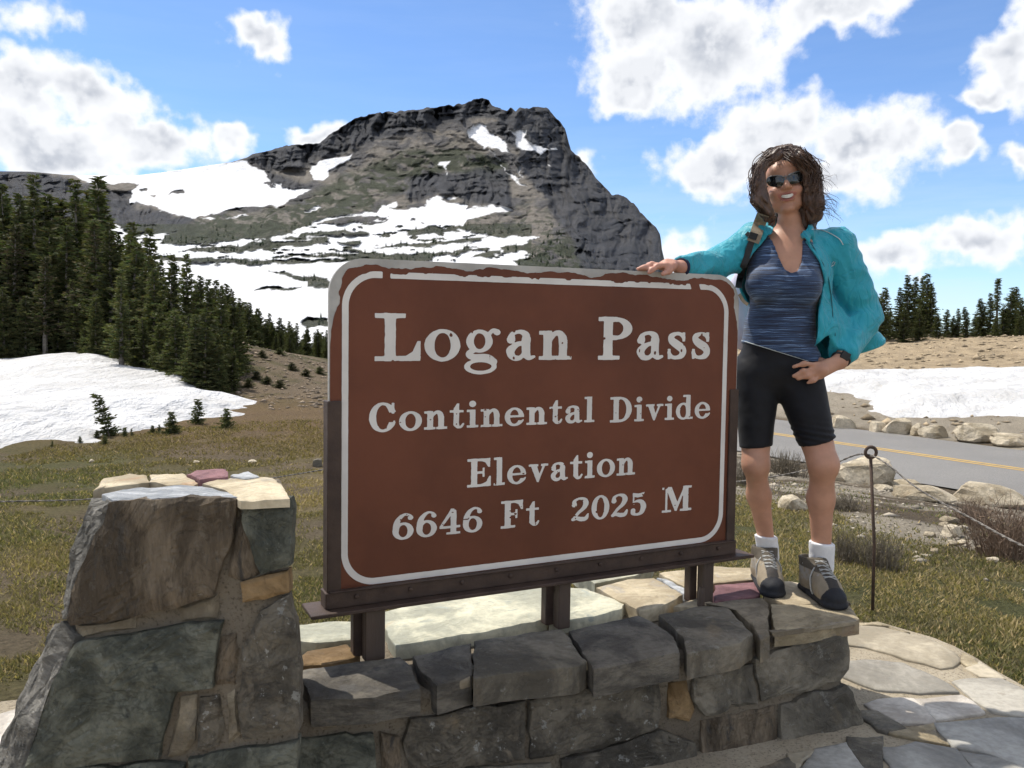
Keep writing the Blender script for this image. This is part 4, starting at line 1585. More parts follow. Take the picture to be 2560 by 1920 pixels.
PF = [
    ('brown', [(585, 222), (760, 207), (1000, 202), (1282, 210), (1268, 300), (1230, 480), (1195, 600), (1150, 735), (1000, 780), (720, 838), (560, 878), (385, 888), (352, 858), (382, 760), (432, 600), (505, 450)], .030, .010, .016),
    ('green', [(1295, 214), (1562, 206), (1572, 400), (1562, 575), (1405, 625), (1372, 560), (1345, 430), (1300, 330)], .022, .012, 0),
    ('brown', [(1288, 310), (1335, 360), (1362, 470), (1378, 600), (1300, 652), (1215, 640), (1242, 480)], .008, .008, 0),
    ('ochre', [(1298, 664), (1552, 594), (1550, 716), (1302, 772)], .016, .003, 0),
    ('green', [(412, 985), (640, 945), (1000, 886), (1186, 878), (1165, 1000), (1142, 1226), (940, 1250), (905, 1400), (875, 1500), (860, 1612), (500, 1645), (136, 1655), (215, 1400), (302, 1150)], .026, .014, 0),
    ('dark', [(1402, 815), (1550, 732), (1590, 880), (1604, 1200), (1610, 1450), (1445, 1478), (1312, 1498), (1282, 1300), (1300, 1000)], .022, .012, 0),
    ('tan', [(962, 1292), (1055, 1264), (1058, 1400), (1038, 1520), (980, 1600), (892, 1615), (925, 1450)], .006, .006, 0),
    ('dark', [(1068, 1290), (1178, 1262), (1205, 1450), (1178, 1558), (1052, 1578), (1048, 1450)], .008, .010, 0),
    ('brown', [(1188, 955), (1268, 932), (1258, 1215), (1152, 1222), (1170, 1050)], .008, .010, 0),
    ('tan', [(1212, 1262), (1258, 1252), (1290, 1500), (1222, 1555)], .004, .006, 0),
    ('green', [(60, 1690), (500, 1660), (860, 1630), (1000, 1640), (1000, 2100), (-100, 2100)], .02, .012, 0),
    ('green', [(1020, 1620), (1300, 1560), (1600, 1520), (1600, 2100), (1020, 2100)], .02, .012, 0),
    ('tan', [(395, 900), (720, 850), (725, 915), (560, 945), (412, 968)], .002, .003, 0),
    ('tan', [(945, 800), (1150, 745), (1165, 865), (960, 880)], .002, .003, 0),
]
PCEN = {4: (600, 1230)}
for i, (mk, poly, pr, rg, stp) in enumerate(PF):
    pts = [pp(p, pr - .02) for p in poly]
    cen = pp(PCEN[i], pr - .02) if i in PCEN else None
    o = stone('pier_stone', pts, PN, .06, ST[mk], None, centre=cen, bulge=.006, rough=rg, jit=.012, bevel=.005, seg=.024, seed=140 + i, stripes=stp * .55,
              rings=(1.0, .995, .95, .88, .80, .71, .62, .52, .42, .32, .22, .12))
    reparent(o, pier)
# the pier's left flank, splayed back
PLf = [
    ('grey', [(512, 190, .10), (588, 226, .0), (508, 450, .0), (434, 602, .0), (384, 765, .0), (352, 860, .0), (338, 840, .10), (352, 760, .13), (372, 520, .14), (440, 350, .12)], .02),
    ('grey', [(345, 868, .04), (398, 950, .0), (302, 1150, .0), (215, 1400, .0), (126, 1660, .0), (60, 1800, .0), (-110, 1800, .14), (10, 1560, .14), (90, 1330, .15), (190, 1080, .14), (280, 900, .10)], .02),
]
ln_ = (PN + Vector((-.95, .0, .18))).normalized()
for i, (mk, poly, pr) in enumerate(PLf):
    pts = [pp(p, 0.0) for p in poly]
    o = stone('pier_stone', pts, ln_, .07, ST['flank'], None, bulge=.008, rough=.014, jit=.012, bevel=.008, seg=.022, seed=160 + i, stripes=.010)
    reparent(o, pier)
PT = [
    ('palegrey', [(545, 182), (640, 160), (900, 136), (1100, 141), (1230, 166), (1280, 200), (1000, 203), (760, 208), (605, 214)], .05, .004),
    ('cream', [(498, 172), (560, 98), (700, 68), (790, 76), (802, 113), (690, 135), (560, 152)], .05, .006),
    ('cream', [(806, 74), (990, 76), (1066, 122), (1040, 134), (900, 130), (808, 116)], .05, .003),
    ('purple', [(1004, 74), (1050, 55), (1215, 50), (1225, 92), (1074, 104)], .05, .012),
    ('cream', [(1084, 125), (1235, 96), (1330, 88), (1470, 97), (1530, 150), (1566, 208), (1430, 212), (1296, 216), (1210, 152)], .05, .004),
    ('palegrey', [(1238, 84), (1338, 66), (1402, 86), (1320, 96)], .05, .012),
]
for i, (mk, poly, th, dz) in enumerate(PT):
    pts = [gz(*zq(p), PZ + dz) for p in poly]
    o = stone('cap_stone', pts, (0, 0, 1), .022, ST[mk], None, bulge=.002, rough=.007, jit=.008, bevel=.004, seg=.02, seed=180 + i)
    reparent(o, pier)
# ------------------------------------------------------------------ trees


def tri_soup(name, P0, P1, P2, col):
    """many loose triangles"""
    n = len(P0)
    V = np.stack([P0, P1, P2], 1).reshape(-1, 3)
    Fi = np.arange(3 * n).reshape(-1, 3)
    return mesh_np(name, V, Fi, np.repeat(col, 3, 0))


def needle_mat(name, tint):
    m, t, bs = new_mat(name)
    a = t.n('ShaderNodeAttribute', attribute_name='col')
    oi = t.n('ShaderNodeObjectInfo')
    k = t.ramp(oi.outputs['Random'], 0, 1, .75, 1.25, smooth=False)
    c = t.scale(a.outputs['Color'], k)
    c2 = t.v('MULTIPLY', c, tint)
    t.put(bs.inputs['Base Color'], c2)
    bs.inputs['Roughness'].default_value = .75
    bs.inputs['Specular IOR Level'].default_value = .25
    tr = t.n('ShaderNodeBsdfTranslucent')
    t.put(tr.inputs[0], t.v('MULTIPLY', c2, (1.3, 1.5, .8)))
    mx = t.n('ShaderNodeMixShader')
    mx.inputs[0].default_value = .28
    outn = [n for n in t.t.nodes if n.type == 'OUTPUT_MATERIAL'][0]
    t.t.links.new(bs.outputs[0], mx.inputs[1])
    t.t.links.new(tr.outputs[0], mx.inputs[2])
    t.t.links.new(mx.outputs[0], outn.inputs[0])
    return m


NEEDLE = needle_mat('fir_needles', (1, 1, 1))
BARK = simple_mat('fir_bark', (.11, .095, .08), .9, .3, 8.0, bump=.6, bscale=20, col2=(.19, .17, .145))


def conifer(seed, h=7.0, wid=.17, bottom=.06, density=1.0, clump=.13, levels=None, ragged=.3, lean=0.0, dead=0.0):
    r = np.random.default_rng(seed)
    nl = levels or int(h * 6.5)
    P0, P1, P2, C = [], [], [], []
    tw = MB()
    bend = r.normal(0, .012 * h, 2)

    def axis(z):
        f = z / h
        return np.array([bend[0] * f * f + lean * z, bend[1] * f * f, z])
    for i in range(nl):
        f = bottom + (1 - bottom) * (i + r.random() * .6) / nl
        z = f * h
        if f > .995:
            continue
        prof = (1 - f) ** .75 * (.55 + .45 * min(1, f / .12)) + .05
        # knotty spire: clumps of longer and shorter whorls
        prof *= 1 + ragged * (math.sin(i * 1.7 + seed) * .5 + r.normal() * .45)
        L = max(.10, prof * wid * h)
        nb = int(r.integers(5, 9) * density) if f < .9 else 4
        for b in range(max(2, nb)):
            an = r.random() * 6.283
            l = L * (.65 + .5 * r.random())
            droop = -.35 + .55 * f + r.normal() * .10
            d = np.array([math.cos(an), math.sin(an), 0])
            side = np.array([-d[1], d[0], 0])
            p = axis(z)
            nc = max(2, int(l / (clump * .55)))
            for k in range(nc):
                t = (k + .35 + r.random() * .5) / nc
                q = p + d * l * t + np.array([0, 0, 1]) * (droop * l * t + .22 * l * t * t)
                s = clump * (1.15 - .45 * t) * (.7 + .6 * r.random())
                for w_ in range(3):
                    e = r.normal(0, 1, 3)
                    e[2] = e[2] * .35 - .12
                    dirv = d * .9 + side * r.normal() * .8 + np.array([0, 0, r.normal() * .25 + .10])
                    dirv /= np.linalg.norm(dirv)
                    wv = np.cross(dirv, e)
                    wv /= np.linalg.norm(wv) + 1e-6
                    o = q + r.normal(0, s * .25, 3)
                    P0.append(o - wv * s * .30)
                    P1.append(o + wv * s * .30)
                    P2.append(o + dirv * s * 1.15)
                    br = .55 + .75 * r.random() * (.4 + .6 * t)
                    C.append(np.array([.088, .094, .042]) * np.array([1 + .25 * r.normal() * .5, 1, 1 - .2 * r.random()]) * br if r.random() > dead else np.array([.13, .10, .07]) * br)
            if r.random() < .35:
                e_ = p + d * l * .9 + np.array([0, 0, 1]) * (droop * l * .9 + .18 * l)
                tw.tube([p, e_], [.010 * h / 7, .003], 3, False)
    pts = [axis(z) for z in np.linspace(0, h, 9)]
    rad = [max(.006, .019 * h * (1 - .96 * k / 8)) for k in range(9)]
    tw.tube(pts, rad, 7, False)
    crown = tri_soup('crown', np.array(P0), np.array(P1), np.array(P2), np.array(C))
    crown.materials.append(NEEDLE)
    tm = bpy.data.meshes.new('trunk')
    tm.from_pydata(tw.v, [], tw.f)
    tm.update()
    tm.materials.append(BARK)
    return tm, crown, h


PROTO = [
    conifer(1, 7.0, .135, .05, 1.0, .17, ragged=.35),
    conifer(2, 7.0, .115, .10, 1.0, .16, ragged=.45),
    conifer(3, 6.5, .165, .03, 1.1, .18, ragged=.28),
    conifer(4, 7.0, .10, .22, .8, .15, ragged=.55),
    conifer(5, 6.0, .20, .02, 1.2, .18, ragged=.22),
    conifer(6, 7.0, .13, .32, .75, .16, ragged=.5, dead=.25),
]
THIN = conifer(7, 6.0, .06, .45, .6, .14, ragged=.6)
SPROUT = [conifer(11, 1.0, .30, .02, 1.1, .075, levels=15, ragged=.25), conifer(12, 1.0, .42, .0, 1.2, .08, levels=14, ragged=.3), conifer(13, 1.0, .24, .03, .9, .07, levels=14, ragged=.4, lean=.0)]


def plant(pr, loc, hgt, rz, name, label, cat, group, wide=1.0, tilt=0.0):
    tm, cm, h = pr
    root = empty(name, loc, rz)
    k = hgt / h
    root.scale = (k * wide, k * wide, k)
    root.rotation_euler = (0, tilt, rz)
    a = bpy.data.objects.new('trunk', tm)
    b = bpy.data.objects.new('crown', cm)
    for q in (a, b):
        COL.objects.link(q)
        q.parent = root
    tag(root, label, cat, group)
    return root


TOPS = [(-160, 500), (-60, 470), (9, 462), (49, 487), (80, 436), (120, 487), (150, 500), (190, 449), (243, 442), (274, 554), (300, 590), (339, 558), (370, 572), (400, 650), (422, 639), (468, 636), (495, 690),
        (520, 699), (540, 701), (562, 710), (580, 723), (598, 746), (620, 757), (647, 772), (674, 784), (700, 795), (723, 804), (741, 808), (767, 818), (794, 824), (816, 828)]
tp_x = np.array([p[0] for p in TOPS], float)
tp_y = np.array([p[1] for p in TOPS], float)
rt = random.Random(42)
G_L = 'fir trees of the forest beside the snow field'
LK = ['full straight fir', 'narrow ragged fir', 'broad even fir', 'thin gappy fir', 'squat bushy fir', 'sparse browned fir']


def lab(kind, zone):
    return {'tall': 'tall %s rising above the forest beside the snow field', 'mid': 'dark %s packed into the forest behind the snow field',
            'far': 'small distant %s in the line running down behind the brown slope', 'front': 'low %s with boughs to the ground at the forest edge',
            'sky': 'dark %s in the clump on the skyline beyond the scree slope'}[zone] % LK[kind]


def tree_px(px, py, Y, kind, label, group, wide=1.0, lo=1.2, name='fir_tree'):
    p = at(px, py, Y)
    zb = tz(p.x, Y) - .08
    hgt = max(lo, p.z - zb)
    return plant(PROTO[kind], (p.x, Y, zb), hgt, rt.random() * 6.28, name, label, 'tree', group, wide)


def edge_depth(px):
    return float(np.interp(px, [-200, 100, 250, 320, 420, 520, 580, 600, 640], [26, 25.5, 24, 20.5, 19, 18, 19, 25, 30]))


for i, (px, py) in enumerate(TOPS):
    Y = edge_depth(px) + rt.uniform(1.0, 6.0)
    zone = 'tall' if px < 480 else ('mid' if px < 600 else 'far')
    kd = ((1, 3, 0) if px < 260 else (0, 1, 2) if px < 480 else (0, 2, 1) if px < 600 else (0, 2, 4))[i % 3]
    tree_px(px, py, Y, kd, lab(kd, zone), G_L, rt.uniform(1.1, 1.5))
# the body of the wood behind and between them
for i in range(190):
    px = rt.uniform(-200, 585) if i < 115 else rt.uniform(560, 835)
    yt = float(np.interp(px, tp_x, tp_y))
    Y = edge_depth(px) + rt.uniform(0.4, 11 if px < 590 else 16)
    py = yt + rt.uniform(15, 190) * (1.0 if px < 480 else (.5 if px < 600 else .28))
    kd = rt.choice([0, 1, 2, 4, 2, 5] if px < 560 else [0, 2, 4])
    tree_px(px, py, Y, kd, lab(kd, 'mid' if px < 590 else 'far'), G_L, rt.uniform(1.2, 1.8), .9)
# trees of the wood's front edge, feet in view
FRONT = [(299, 690, 19.6, 3, 1.6, 'lone slender fir standing out in front of the forest with its foot in the snow'),
         (236, 745, 23.0, 4, 1.2, 'broad bushy dark fir at the forest edge behind the slender lone fir'),
         (107, 640, 25.0, 5, 1.4, 'fir with a bare grey trunk and thin branches at the forest edge'),
         (30, 560, 26.0, 5, 1.4, 'half-dead browned fir with grey limbs at the edge of the snow'),
         (185, 700, 25.0, 5, 1.2, None), (60, 740, 25.0, 4, 1.2, None), (140, 760, 25.2, 2, 1.4, None), (5, 720, 25.0, 4, 1.3, None), (-60, 700, 25.0, 2, 1.4, None)]
for i in range(34):
    px = rt.uniform(310, 590) if i < 26 else rt.uniform(-50, 300)
    FRONT.append((px, (rt.uniform(770, 880) if px > 300 else rt.uniform(760, 830)) + max(0, px - 540) * 1.0, edge_depth(px) + rt.uniform(-.8, 1.2), rt.choice([2, 4, 4, 0]), rt.uniform(1.4, 2.0), None))
for (px, py, Y, kd, wd, lb) in FRONT:
    tree_px(px, py, Y, kd, lb or lab(kd, 'front'), G_L, wd, .5)
# low spreading firs on the brown slope
for (px, py, Y) in [(640, 935, 20.5), (668, 948, 20.0), (700, 962, 19.6), (610, 905, 22.5), (655, 900, 24.0), (730, 930, 23.0), (700, 905, 25.0), (765, 945, 22.5), (620, 958, 19.2), (800, 950, 23.5)]:
    tree_px(px, py, Y, 4, 'low spreading dark fir bush on the brown slope beside the sign', G_L, 4.2, .28)
# trees on the skyline beyond the scree
G_R = 'fir trees on the skyline beyond the scree slope'
RT = [(2195, 742, 58, 0), (2205, 720, 56, 2), (2222, 770, 60, 4), (2250, 720, 57, 0), (2272, 689, 60, 1), (2290, 693, 62, 0), (2308, 691, 61, 1), (2320, 685, 60, 0), (2332, 714, 59, 1), (2262, 770, 55, 4), (2300, 775, 55, 4), (2345, 785, 56, 4),
      (2368, 774, 58, 2), (2384, 790, 60, 4), (2397, 772, 58, 0), (2417, 768, 57, 2), (2440, 785, 61, 4), (2457, 747, 58, 2), (2477, 734, 59, 0), (2510, 765, 57, 4), (2526, 720, 58, 2), (2544, 718, 60, 1), (2556, 745, 59, 2), (2580, 730, 60, 0), (2620, 750, 58, 2), (2660, 735, 60, 1), (2490, 790, 56, 4), (2550, 790, 56, 4)]
for (px, py, Y, kd) in RT:
    tree_px(px, py, Y, kd, lab(kd, 'sky'), G_R, 1.5, 1.0)
p = at(2496, 696, 58)
zb = tz(p.x, 58) - .05
plant(THIN, (p.x, 58, zb), p.z - zb, 1.0, 'fir_tree', 'thin bare-stemmed fir standing taller than its skyline neighbours', 'tree', G_R, 1.6)
# seedlings at the edge of the snow
G_S = 'young firs along the edge of the snow field'
for (px, yt, yb, kd, tilt, lb) in [
        (275, 978, 1090, 2, -.30, 'leaning young fir at the edge of the snow field'),
        (428, 1026, 1084, 1, 0, 'bushy young fir between the leaning fir and the brown slope'),
        (495, 995, 1060, 0, 0, 'upright sparse young fir at the snow tip'),
        (566, 1018, 1072, 1, 0, 'low rounded young fir on bare turf below the brown slope'),
        (243, 1072, 1095, 1, 0, None), (312, 1066, 1092, 1, 0, None), (330, 1068, 1090, 2, 0, None), (382, 1060, 1084, 1, 0, None), (398, 1058, 1080, 0, 0, None), (440, 1058, 1082, 1, 0, None), (130, 1098, 1118, 2, 0, None), (200, 1088, 1108, 1, 0, None), (262, 1085, 1112, 1, 0, None)]:
    b_ = hit(px, yb)
    plant(SPROUT[kd], (b_.x, b_.y, b_.z - .02), (yb - yt) / F * b_.y * 1.02, rt.random() * 6.28 if not tilt else 0, 'young_fir', lb or 'tiny fir seedling sprouting from turf at the edge of the snow field', 'seedling', G_S, 1.15, tilt)

# ------------------------------------------------------------------ boulders


def boulder(seed, sx, sy, sz, cuts=9, sub=3, rough=.05):
    r = np.random.default_rng(seed)
    bm = bmesh.new()
    bmesh.ops.create_icosphere(bm, subdivisions=sub, radius=1.0)
    V = np.array([v.co[:] for v in bm.verts])
    V = np.sign(V) * np.abs(V) ** .62
    for _ in range(cuts):
        n = r.normal(0, 1, 3)
        n[2] = abs(n[2]) * .8
        n /= np.linalg.norm(n)
        d = r.uniform(.62, .95)
        over = V @ n - d
        V = V - np.where(over > 0, over, 0)[:, None] * n[None]
    nz = fbm(V[:, 0] * 2.2 + seed, V[:, 1] * 2.2, V[:, 2] * 2.2, oct=4, seed=seed)
    V = V * (1 + (nz - .5)[:, None] * rough * 4)
    V = V * np.array([sx / 2, sy / 2, sz / 2]) / np.abs(V).max(0)
    V[:, 2] += sz * .5 - sz * .12
    for v, c in zip(bm.verts, V):
        v.co = c
    me = bpy.data.meshes.new('boulder')
    bm.to_mesh(me)
    bm.free()
    return me


BOULD = [  # x0, x1, ytop, ybottom, depth ratio, label, group
    (2085, 2145, 1041, 1076, .8, 'small cream boulder at the left end of the row along the far road edge', 0),
    (2176, 2225, 1057, 1085, .8, 'low rough cream boulder touching a blocky one on the far road edge', 0),
    (2214, 2282, 1045, 1089, .7, 'blocky cream boulder with a peaked corner on the far road edge', 0),
    (2280, 2311, 1059, 1091, .9, 'narrow upright cream boulder squeezed between two blocky ones', 0),
    (2307, 2380, 1063, 1098, .7, 'squared cream boulder with a flat top on the far road edge', 0),
    (2405, 2526, 1060, 1109, .7, 'broad long cream boulder on the far road edge', 0),
    (2493, 2590, 1086, 1119, .7, 'low smooth cream boulder beyond the broad long one', 0),
    (2600, 2700, 1085, 1130, .7, 'outermost cream boulder of the row along the far road edge', 0),
    (2098, 2268, 1140, 1216, .75, 'big wedge-shaped pale boulder on the near road edge behind the rod', 1),
    (2236, 2408, 1220, 1257, .8, 'long flat pale boulder lying along the near road edge', 1),
    (2404, 2580, 1215, 1270, .8, 'large rounded pale boulder behind the reddish bush', 1),
    (2240, 2316, 1203, 1226, .9, 'thin pale slab leaning below the wedge-shaped boulder', 1),
    (2195, 2245, 1214, 1230, .9, 'small pale rock at the foot of the wedge-shaped boulder', 1),
    (1940, 1976, 1166, 1187, .9, 'small white rock seen between the legs beside a wider one', 2),
    (1962, 2010, 1174, 1189, .9, 'wide flat white rock seen between the legs', 2),
    (1922, 1943, 1184, 1198, .9, 'tiny cream rock seen between the legs', 2),
    (1950, 2026, 1243, 1280, .8, 'pale grey rock in the turf seen between the shins', 2),
    (2098, 2140, 1190, 1206, .9, 'flat pinkish rock left of the wedge-shaped boulder', 2),
    (2356, 2402, 1293, 1309, .8, 'flat cream stone lying above other flat stones in the scrub', 3),
    (2356, 2412, 1318, 1347, .8, 'chunky cream stone among flat stones in the scrub', 3),
    (2314, 2346, 1334, 1347, .8, 'thin tilted cream stone in the gravel near the flat stones', 3),
    (2350, 2381, 1309, 1320, .8, 'small flat grey stone between two cream stones in the scrub', 3),
    (2395, 2422, 1352, 1366, .8, 'small flat stone in the scrub', 3), (2372, 2400, 1356, 1368, .8, 'small flat stone in the scrub', 3), (2440, 2470, 1368, 1380, .8, 'small flat stone in the scrub', 3),
    (2280, 2296, 1380, 1388, .8, 'small flat stone in the scrub', 3), (2330, 2352, 1375, 1386, .8, 'small flat stone in the scrub', 3), (2470, 2500, 1395, 1408, .8, 'small flat stone in the scrub', 3),
    (220, 234, 1150, 1158, .8, 'small pale stone lying in the brown meadow', 4), (615, 640, 1152, 1160, .8, 'small pale stone lying in the brown meadow', 4), (480, 500, 1155, 1161, .8, 'small pale stone lying in the brown meadow', 4),
    (778, 806, 1150, 1170, .9, 'dark grey pointed stone in the meadow beside the sign', 4),
]
BG_ = ['boulders along the far edge of the road', 'boulders along the near edge of the road', 'rocks seen between the legs', 'flat stones in the scrub', 'stones lying in the meadow']
for i, (x0, x1, yt, yb, dr, lb, gi) in enumerate(BOULD):
    c = hit((x0 + x1) / 2, yb - 2)
    wdt = (x1 - x0) / F * c.y
    hg = max((yb - yt) / F * c.y * 1.14, wdt * .22)
    me = boulder(300 + i, wdt, wdt * dr, hg, 7 if gi == 3 else 10, 3 if gi < 2 else 2)
    o = link('boulder' if gi < 2 else 'stone', me, ST['grey'] if i == len(BOULD) - 1 else ST['white'])
    o.location = (c.x, c.y + wdt * dr * .35, c.z)
    o.rotation_euler = (0, 0, rt.uniform(-.3, .3))
    tag(o, lb, 'boulder' if gi < 2 else 'stone', BG_[gi])

# gravel and scree that nobody could count
OCT = np.array([[1, 0, 0], [0, 1, 0], [-1, 0, 0], [0, -1, 0], [0, 0, 1], [0, 0, -.5]], float)
OF = np.array([[0, 1, 4], [1, 2, 4], [2, 3, 4], [3, 0, 4], [1, 0, 5], [2, 1, 5], [3, 2, 5], [0, 3, 5]])


def rubble(name, X, Y, size, cols_, label, flat=.5):
    n = len(X)
    Z = terrain(X, Y)
    r = np.random.default_rng(len(X))
    an = r.random(n) * 6.283
    sx = size * r.uniform(.7, 1.4, n)
    sy = size * r.uniform(.5, 1.0, n)
    sz = size * flat * r.uniform(.5, 1.2, n)
    J = OCT[None] * (1 + r.normal(0, .22, (n, 6, 3)))
    px_ = J[:, :, 0] * sx[:, None]
    py_ = J[:, :, 1] * sy[:, None]
    V = np.stack([px_ * np.cos(an)[:, None] - py_ * np.sin(an)[:, None] + X[:, None], px_ * np.sin(an)[:, None] + py_ * np.cos(an)[:, None] + Y[:, None], J[:, :, 2] * sz[:, None] + Z[:, None] + sz[:, None] * .15], -1)
    Fc = (OF[None] + (np.arange(n) * 6)[:, None, None]).reshape(-1, 3)
    o = link(name, mesh_np(name, V.reshape(-1, 3), Fc, np.repeat(cols_, 6, 0)), RUB)
    tag(o, label, name, kind='stuff')
    return o


RUB = attr_mat('loose_stone', rough=.9, bump=.3, bscale=20, bdist=.01, var=.2, vscale=6, spec=.2)


def scatter(n, smin, smax, tmin, tmax, seed):
    r = np.random.default_rng(seed)
    s = r.uniform(smin, smax, n)
    t = r.uniform(tmin, tmax, n)
    X = RC[0] + RN_[0] * s + RD[0] * t
    Y = RC[1] + RN_[1] * s + RD[1] * t
    return X, Y, r


X, Y, r = scatter(9000, -10.6, -3.2, -13, 9, 1)
k = (X > .5) & (fbm(X * 1.3, Y * 1.3, oct=4, seed=104) > .40 + .12 * r.random(len(X)))
X, Y = X[k], Y[k]
rubble('gravel', X, Y, r.uniform(.008, .034, len(X)) * (1 + 1.6 * (r.random(len(X)) > .95)), np.array([.34, .30, .24])[None] * r.uniform(.5, 1.45, (len(X), 1)), 'grey gravel strewn over the bare ground between the path and the road', .45)
X, Y, r = scatter(14000, 3.4, 60, -48, 36, 2)
s_, t_ = road_st(X, Y)
ins = polysd(X, Y, SNR) < .1
k = ins & (X > 1.5)
X, Y = X[k], Y[k]
rubble('scree', X, Y, r.uniform(.04, .26, len(X)) * r.random(len(X)), np.array([.36, .285, .19])[None] * r.uniform(.5, 1.35, (len(X), 1)), 'tan broken stone covering the slope above the snow bank', .55)
X = rng.uniform(-12, -3, 1500)
Y = rng.uniform(14.5, 27, 1500)
k = (polysd(X, Y, SNL) < -.2) & (X > -11 + 0 * Y)
X, Y = X[k], Y[k]
rubble('slope_litter', X, Y, rng.uniform(.02, .09, len(X)), np.array([.24, .19, .14])[None] * rng.uniform(.4, 1.4, (len(X), 1)), 'loose stones and dead wood bits on the brown slope by the forest', .5)

# ------------------------------------------------------------------ turf
r = np.random.default_rng(77)


def turf(n, amin, amax, dmin, dmax, seed):
    q = np.random.default_rng(seed)
    a = np.radians(q.uniform(amin, amax, n))
    d = np.exp(q.uniform(math.log(dmin), math.log(dmax), n))
    return np.sin(a) * d, np.cos(a) * d, d


xa, ya, da = turf(150000, -36, -9, 2.4, 13.5, 3)
xb, yb_, db = turf(105000, 3, 36, 3.0, 11.5, 4)
xc, yc, dc = turf(16000, -10, 4, 3.1, 6.5, 5)
X, Y, Dd = np.concatenate([xa, xb, xc]), np.concatenate([ya, yb_, yc]), np.concatenate([da, db, dc])
S1, T1 = road_st(X, Y)
nn = fbm(X * .55, Y * .55, oct=4, seed=101)
n3_ = fbm(X * .18, Y * .18, oct=3, seed=103)
pat = fbm(X * 2.3, Y * 2.3, oct=3, seed=105)
k = (polysd(X, Y, PAVE) < -.03) & (polysd(X, Y, SNL) < -.3) & (pat > .33 + .12 * r.random(len(X))) & ((fbm(X * 1.4, Y * 1.4, oct=4, seed=106) < .55 + .10 * r.random(len(X))) | (r.random(len(X)) < np.where(X > 0, .8, .35)))
k &= (X < .5) | (S1 + (nn - .5) * 3 < -9.6 + 2.5 * (r.random(len(X)) < .12))
X, Y, Dd, nn, n3_, pat = X[k], Y[k], Dd[k], nn[k], n3_[k], pat[k]
n = len(X)
Z = terrain(X, Y)
hgt = r.uniform(.008, .024, n) * (.5 + .9 * pat) * (1 + .03 * Dd)
wd = .0018 + .00085 * Dd
an = r.random(n) * 6.283
tip = r.normal(0, .7, (n, 2)) * hgt[:, None]
P0 = np.stack([X - np.cos(an) * wd, Y - np.sin(an) * wd, Z - .004], -1)
P1 = np.stack([X + np.cos(an) * wd, Y + np.sin(an) * wd, Z - .004], -1)
P2 = np.stack([X + tip[:, 0], Y + tip[:, 1], Z + hgt], -1)
gs = np.array([.30, .225, .115])[None]
go = np.array([.160, .136, .068])[None]
gg = np.array([.118, .126, .050])[None]
kg = sstep(.30, .62, nn)[:, None]
c = gs * (1 - kg) + go * kg
kg2 = (sstep(.50, .70, n3_ + .3 * (pat - .5)) * .8 + .25 * (X > 0))[:, None].clip(0, 1)
c = c * (1 - kg2) + gg * kg2
c = np.where((r.random(n) < .22)[:, None], gs * 1.15, c)
brn = sstep(7.5, 11, Dd)[:, None] * (X < 0)[:, None]
c = c * (1 - .6 * brn) + np.array([.20, .135, .07])[None] * .6 * brn
c = c * r.uniform(.6, 1.35, (n, 1))
turfo = link('grass', tri_soup('grass', P0, P1, P2, c), NEEDLE)
tag(turfo, 'short mixed green and straw alpine grass of the meadow', 'grass', kind='stuff')

# ------------------------------------------------------------------ twiggy bushes
TWIG = simple_mat('reddish_twigs', (.15, .098, .066), .85, .35, 30.0, col2=(.24, .17, .115))
TWIGG = simple_mat('grey_brown_twigs', (.13, .105, .075), .85, .35, 30.0, col2=(.20, .17, .12))


def bush_mesh(seed, n=260, wide=.5, h=.4):
    r = np.random.default_rng(seed)
    P0, P1, P2 = [], [], []
    for i in range(n):
        b = np.array([r.normal(0, wide * .35), r.normal(0, wide * .3), -.02])
        d = np.array([b[0] * 1.1 + r.normal(0, .25), b[1] * 1.1 + r.normal(0, .25), 1.0])
        d /= np.linalg.norm(d)
        l = h * r.uniform(.5, 1.15) * max(.35, 1 - (b[0] / wide) ** 2 * .6)

        def seg(p, d_, l_, w_):
            s_ = np.cross(d_, r.normal(0, 1, 3))
            s_ /= np.linalg.norm(s_) + 1e-6
            P0.append(p - s_ * w_)
            P1.append(p + s_ * w_)
            P2.append(p + d_ * l_)
        mid = b + d * l * .5
        seg(b, d, l, .006)
        for k_ in range(r.integers(3, 7)):
            f = r.uniform(.3, .95)
            d2 = d + r.normal(0, .5, 3)
            d2[2] = abs(d2[2])
            d2 /= np.linalg.norm(d2)
            seg(b + d * l * f, d2, l * r.uniform(.2, .5), .004)
    return tri_soup('twigs', np.array(P0), np.array(P1), np.array(P2), np.ones((len(P0), 3)) * .1)


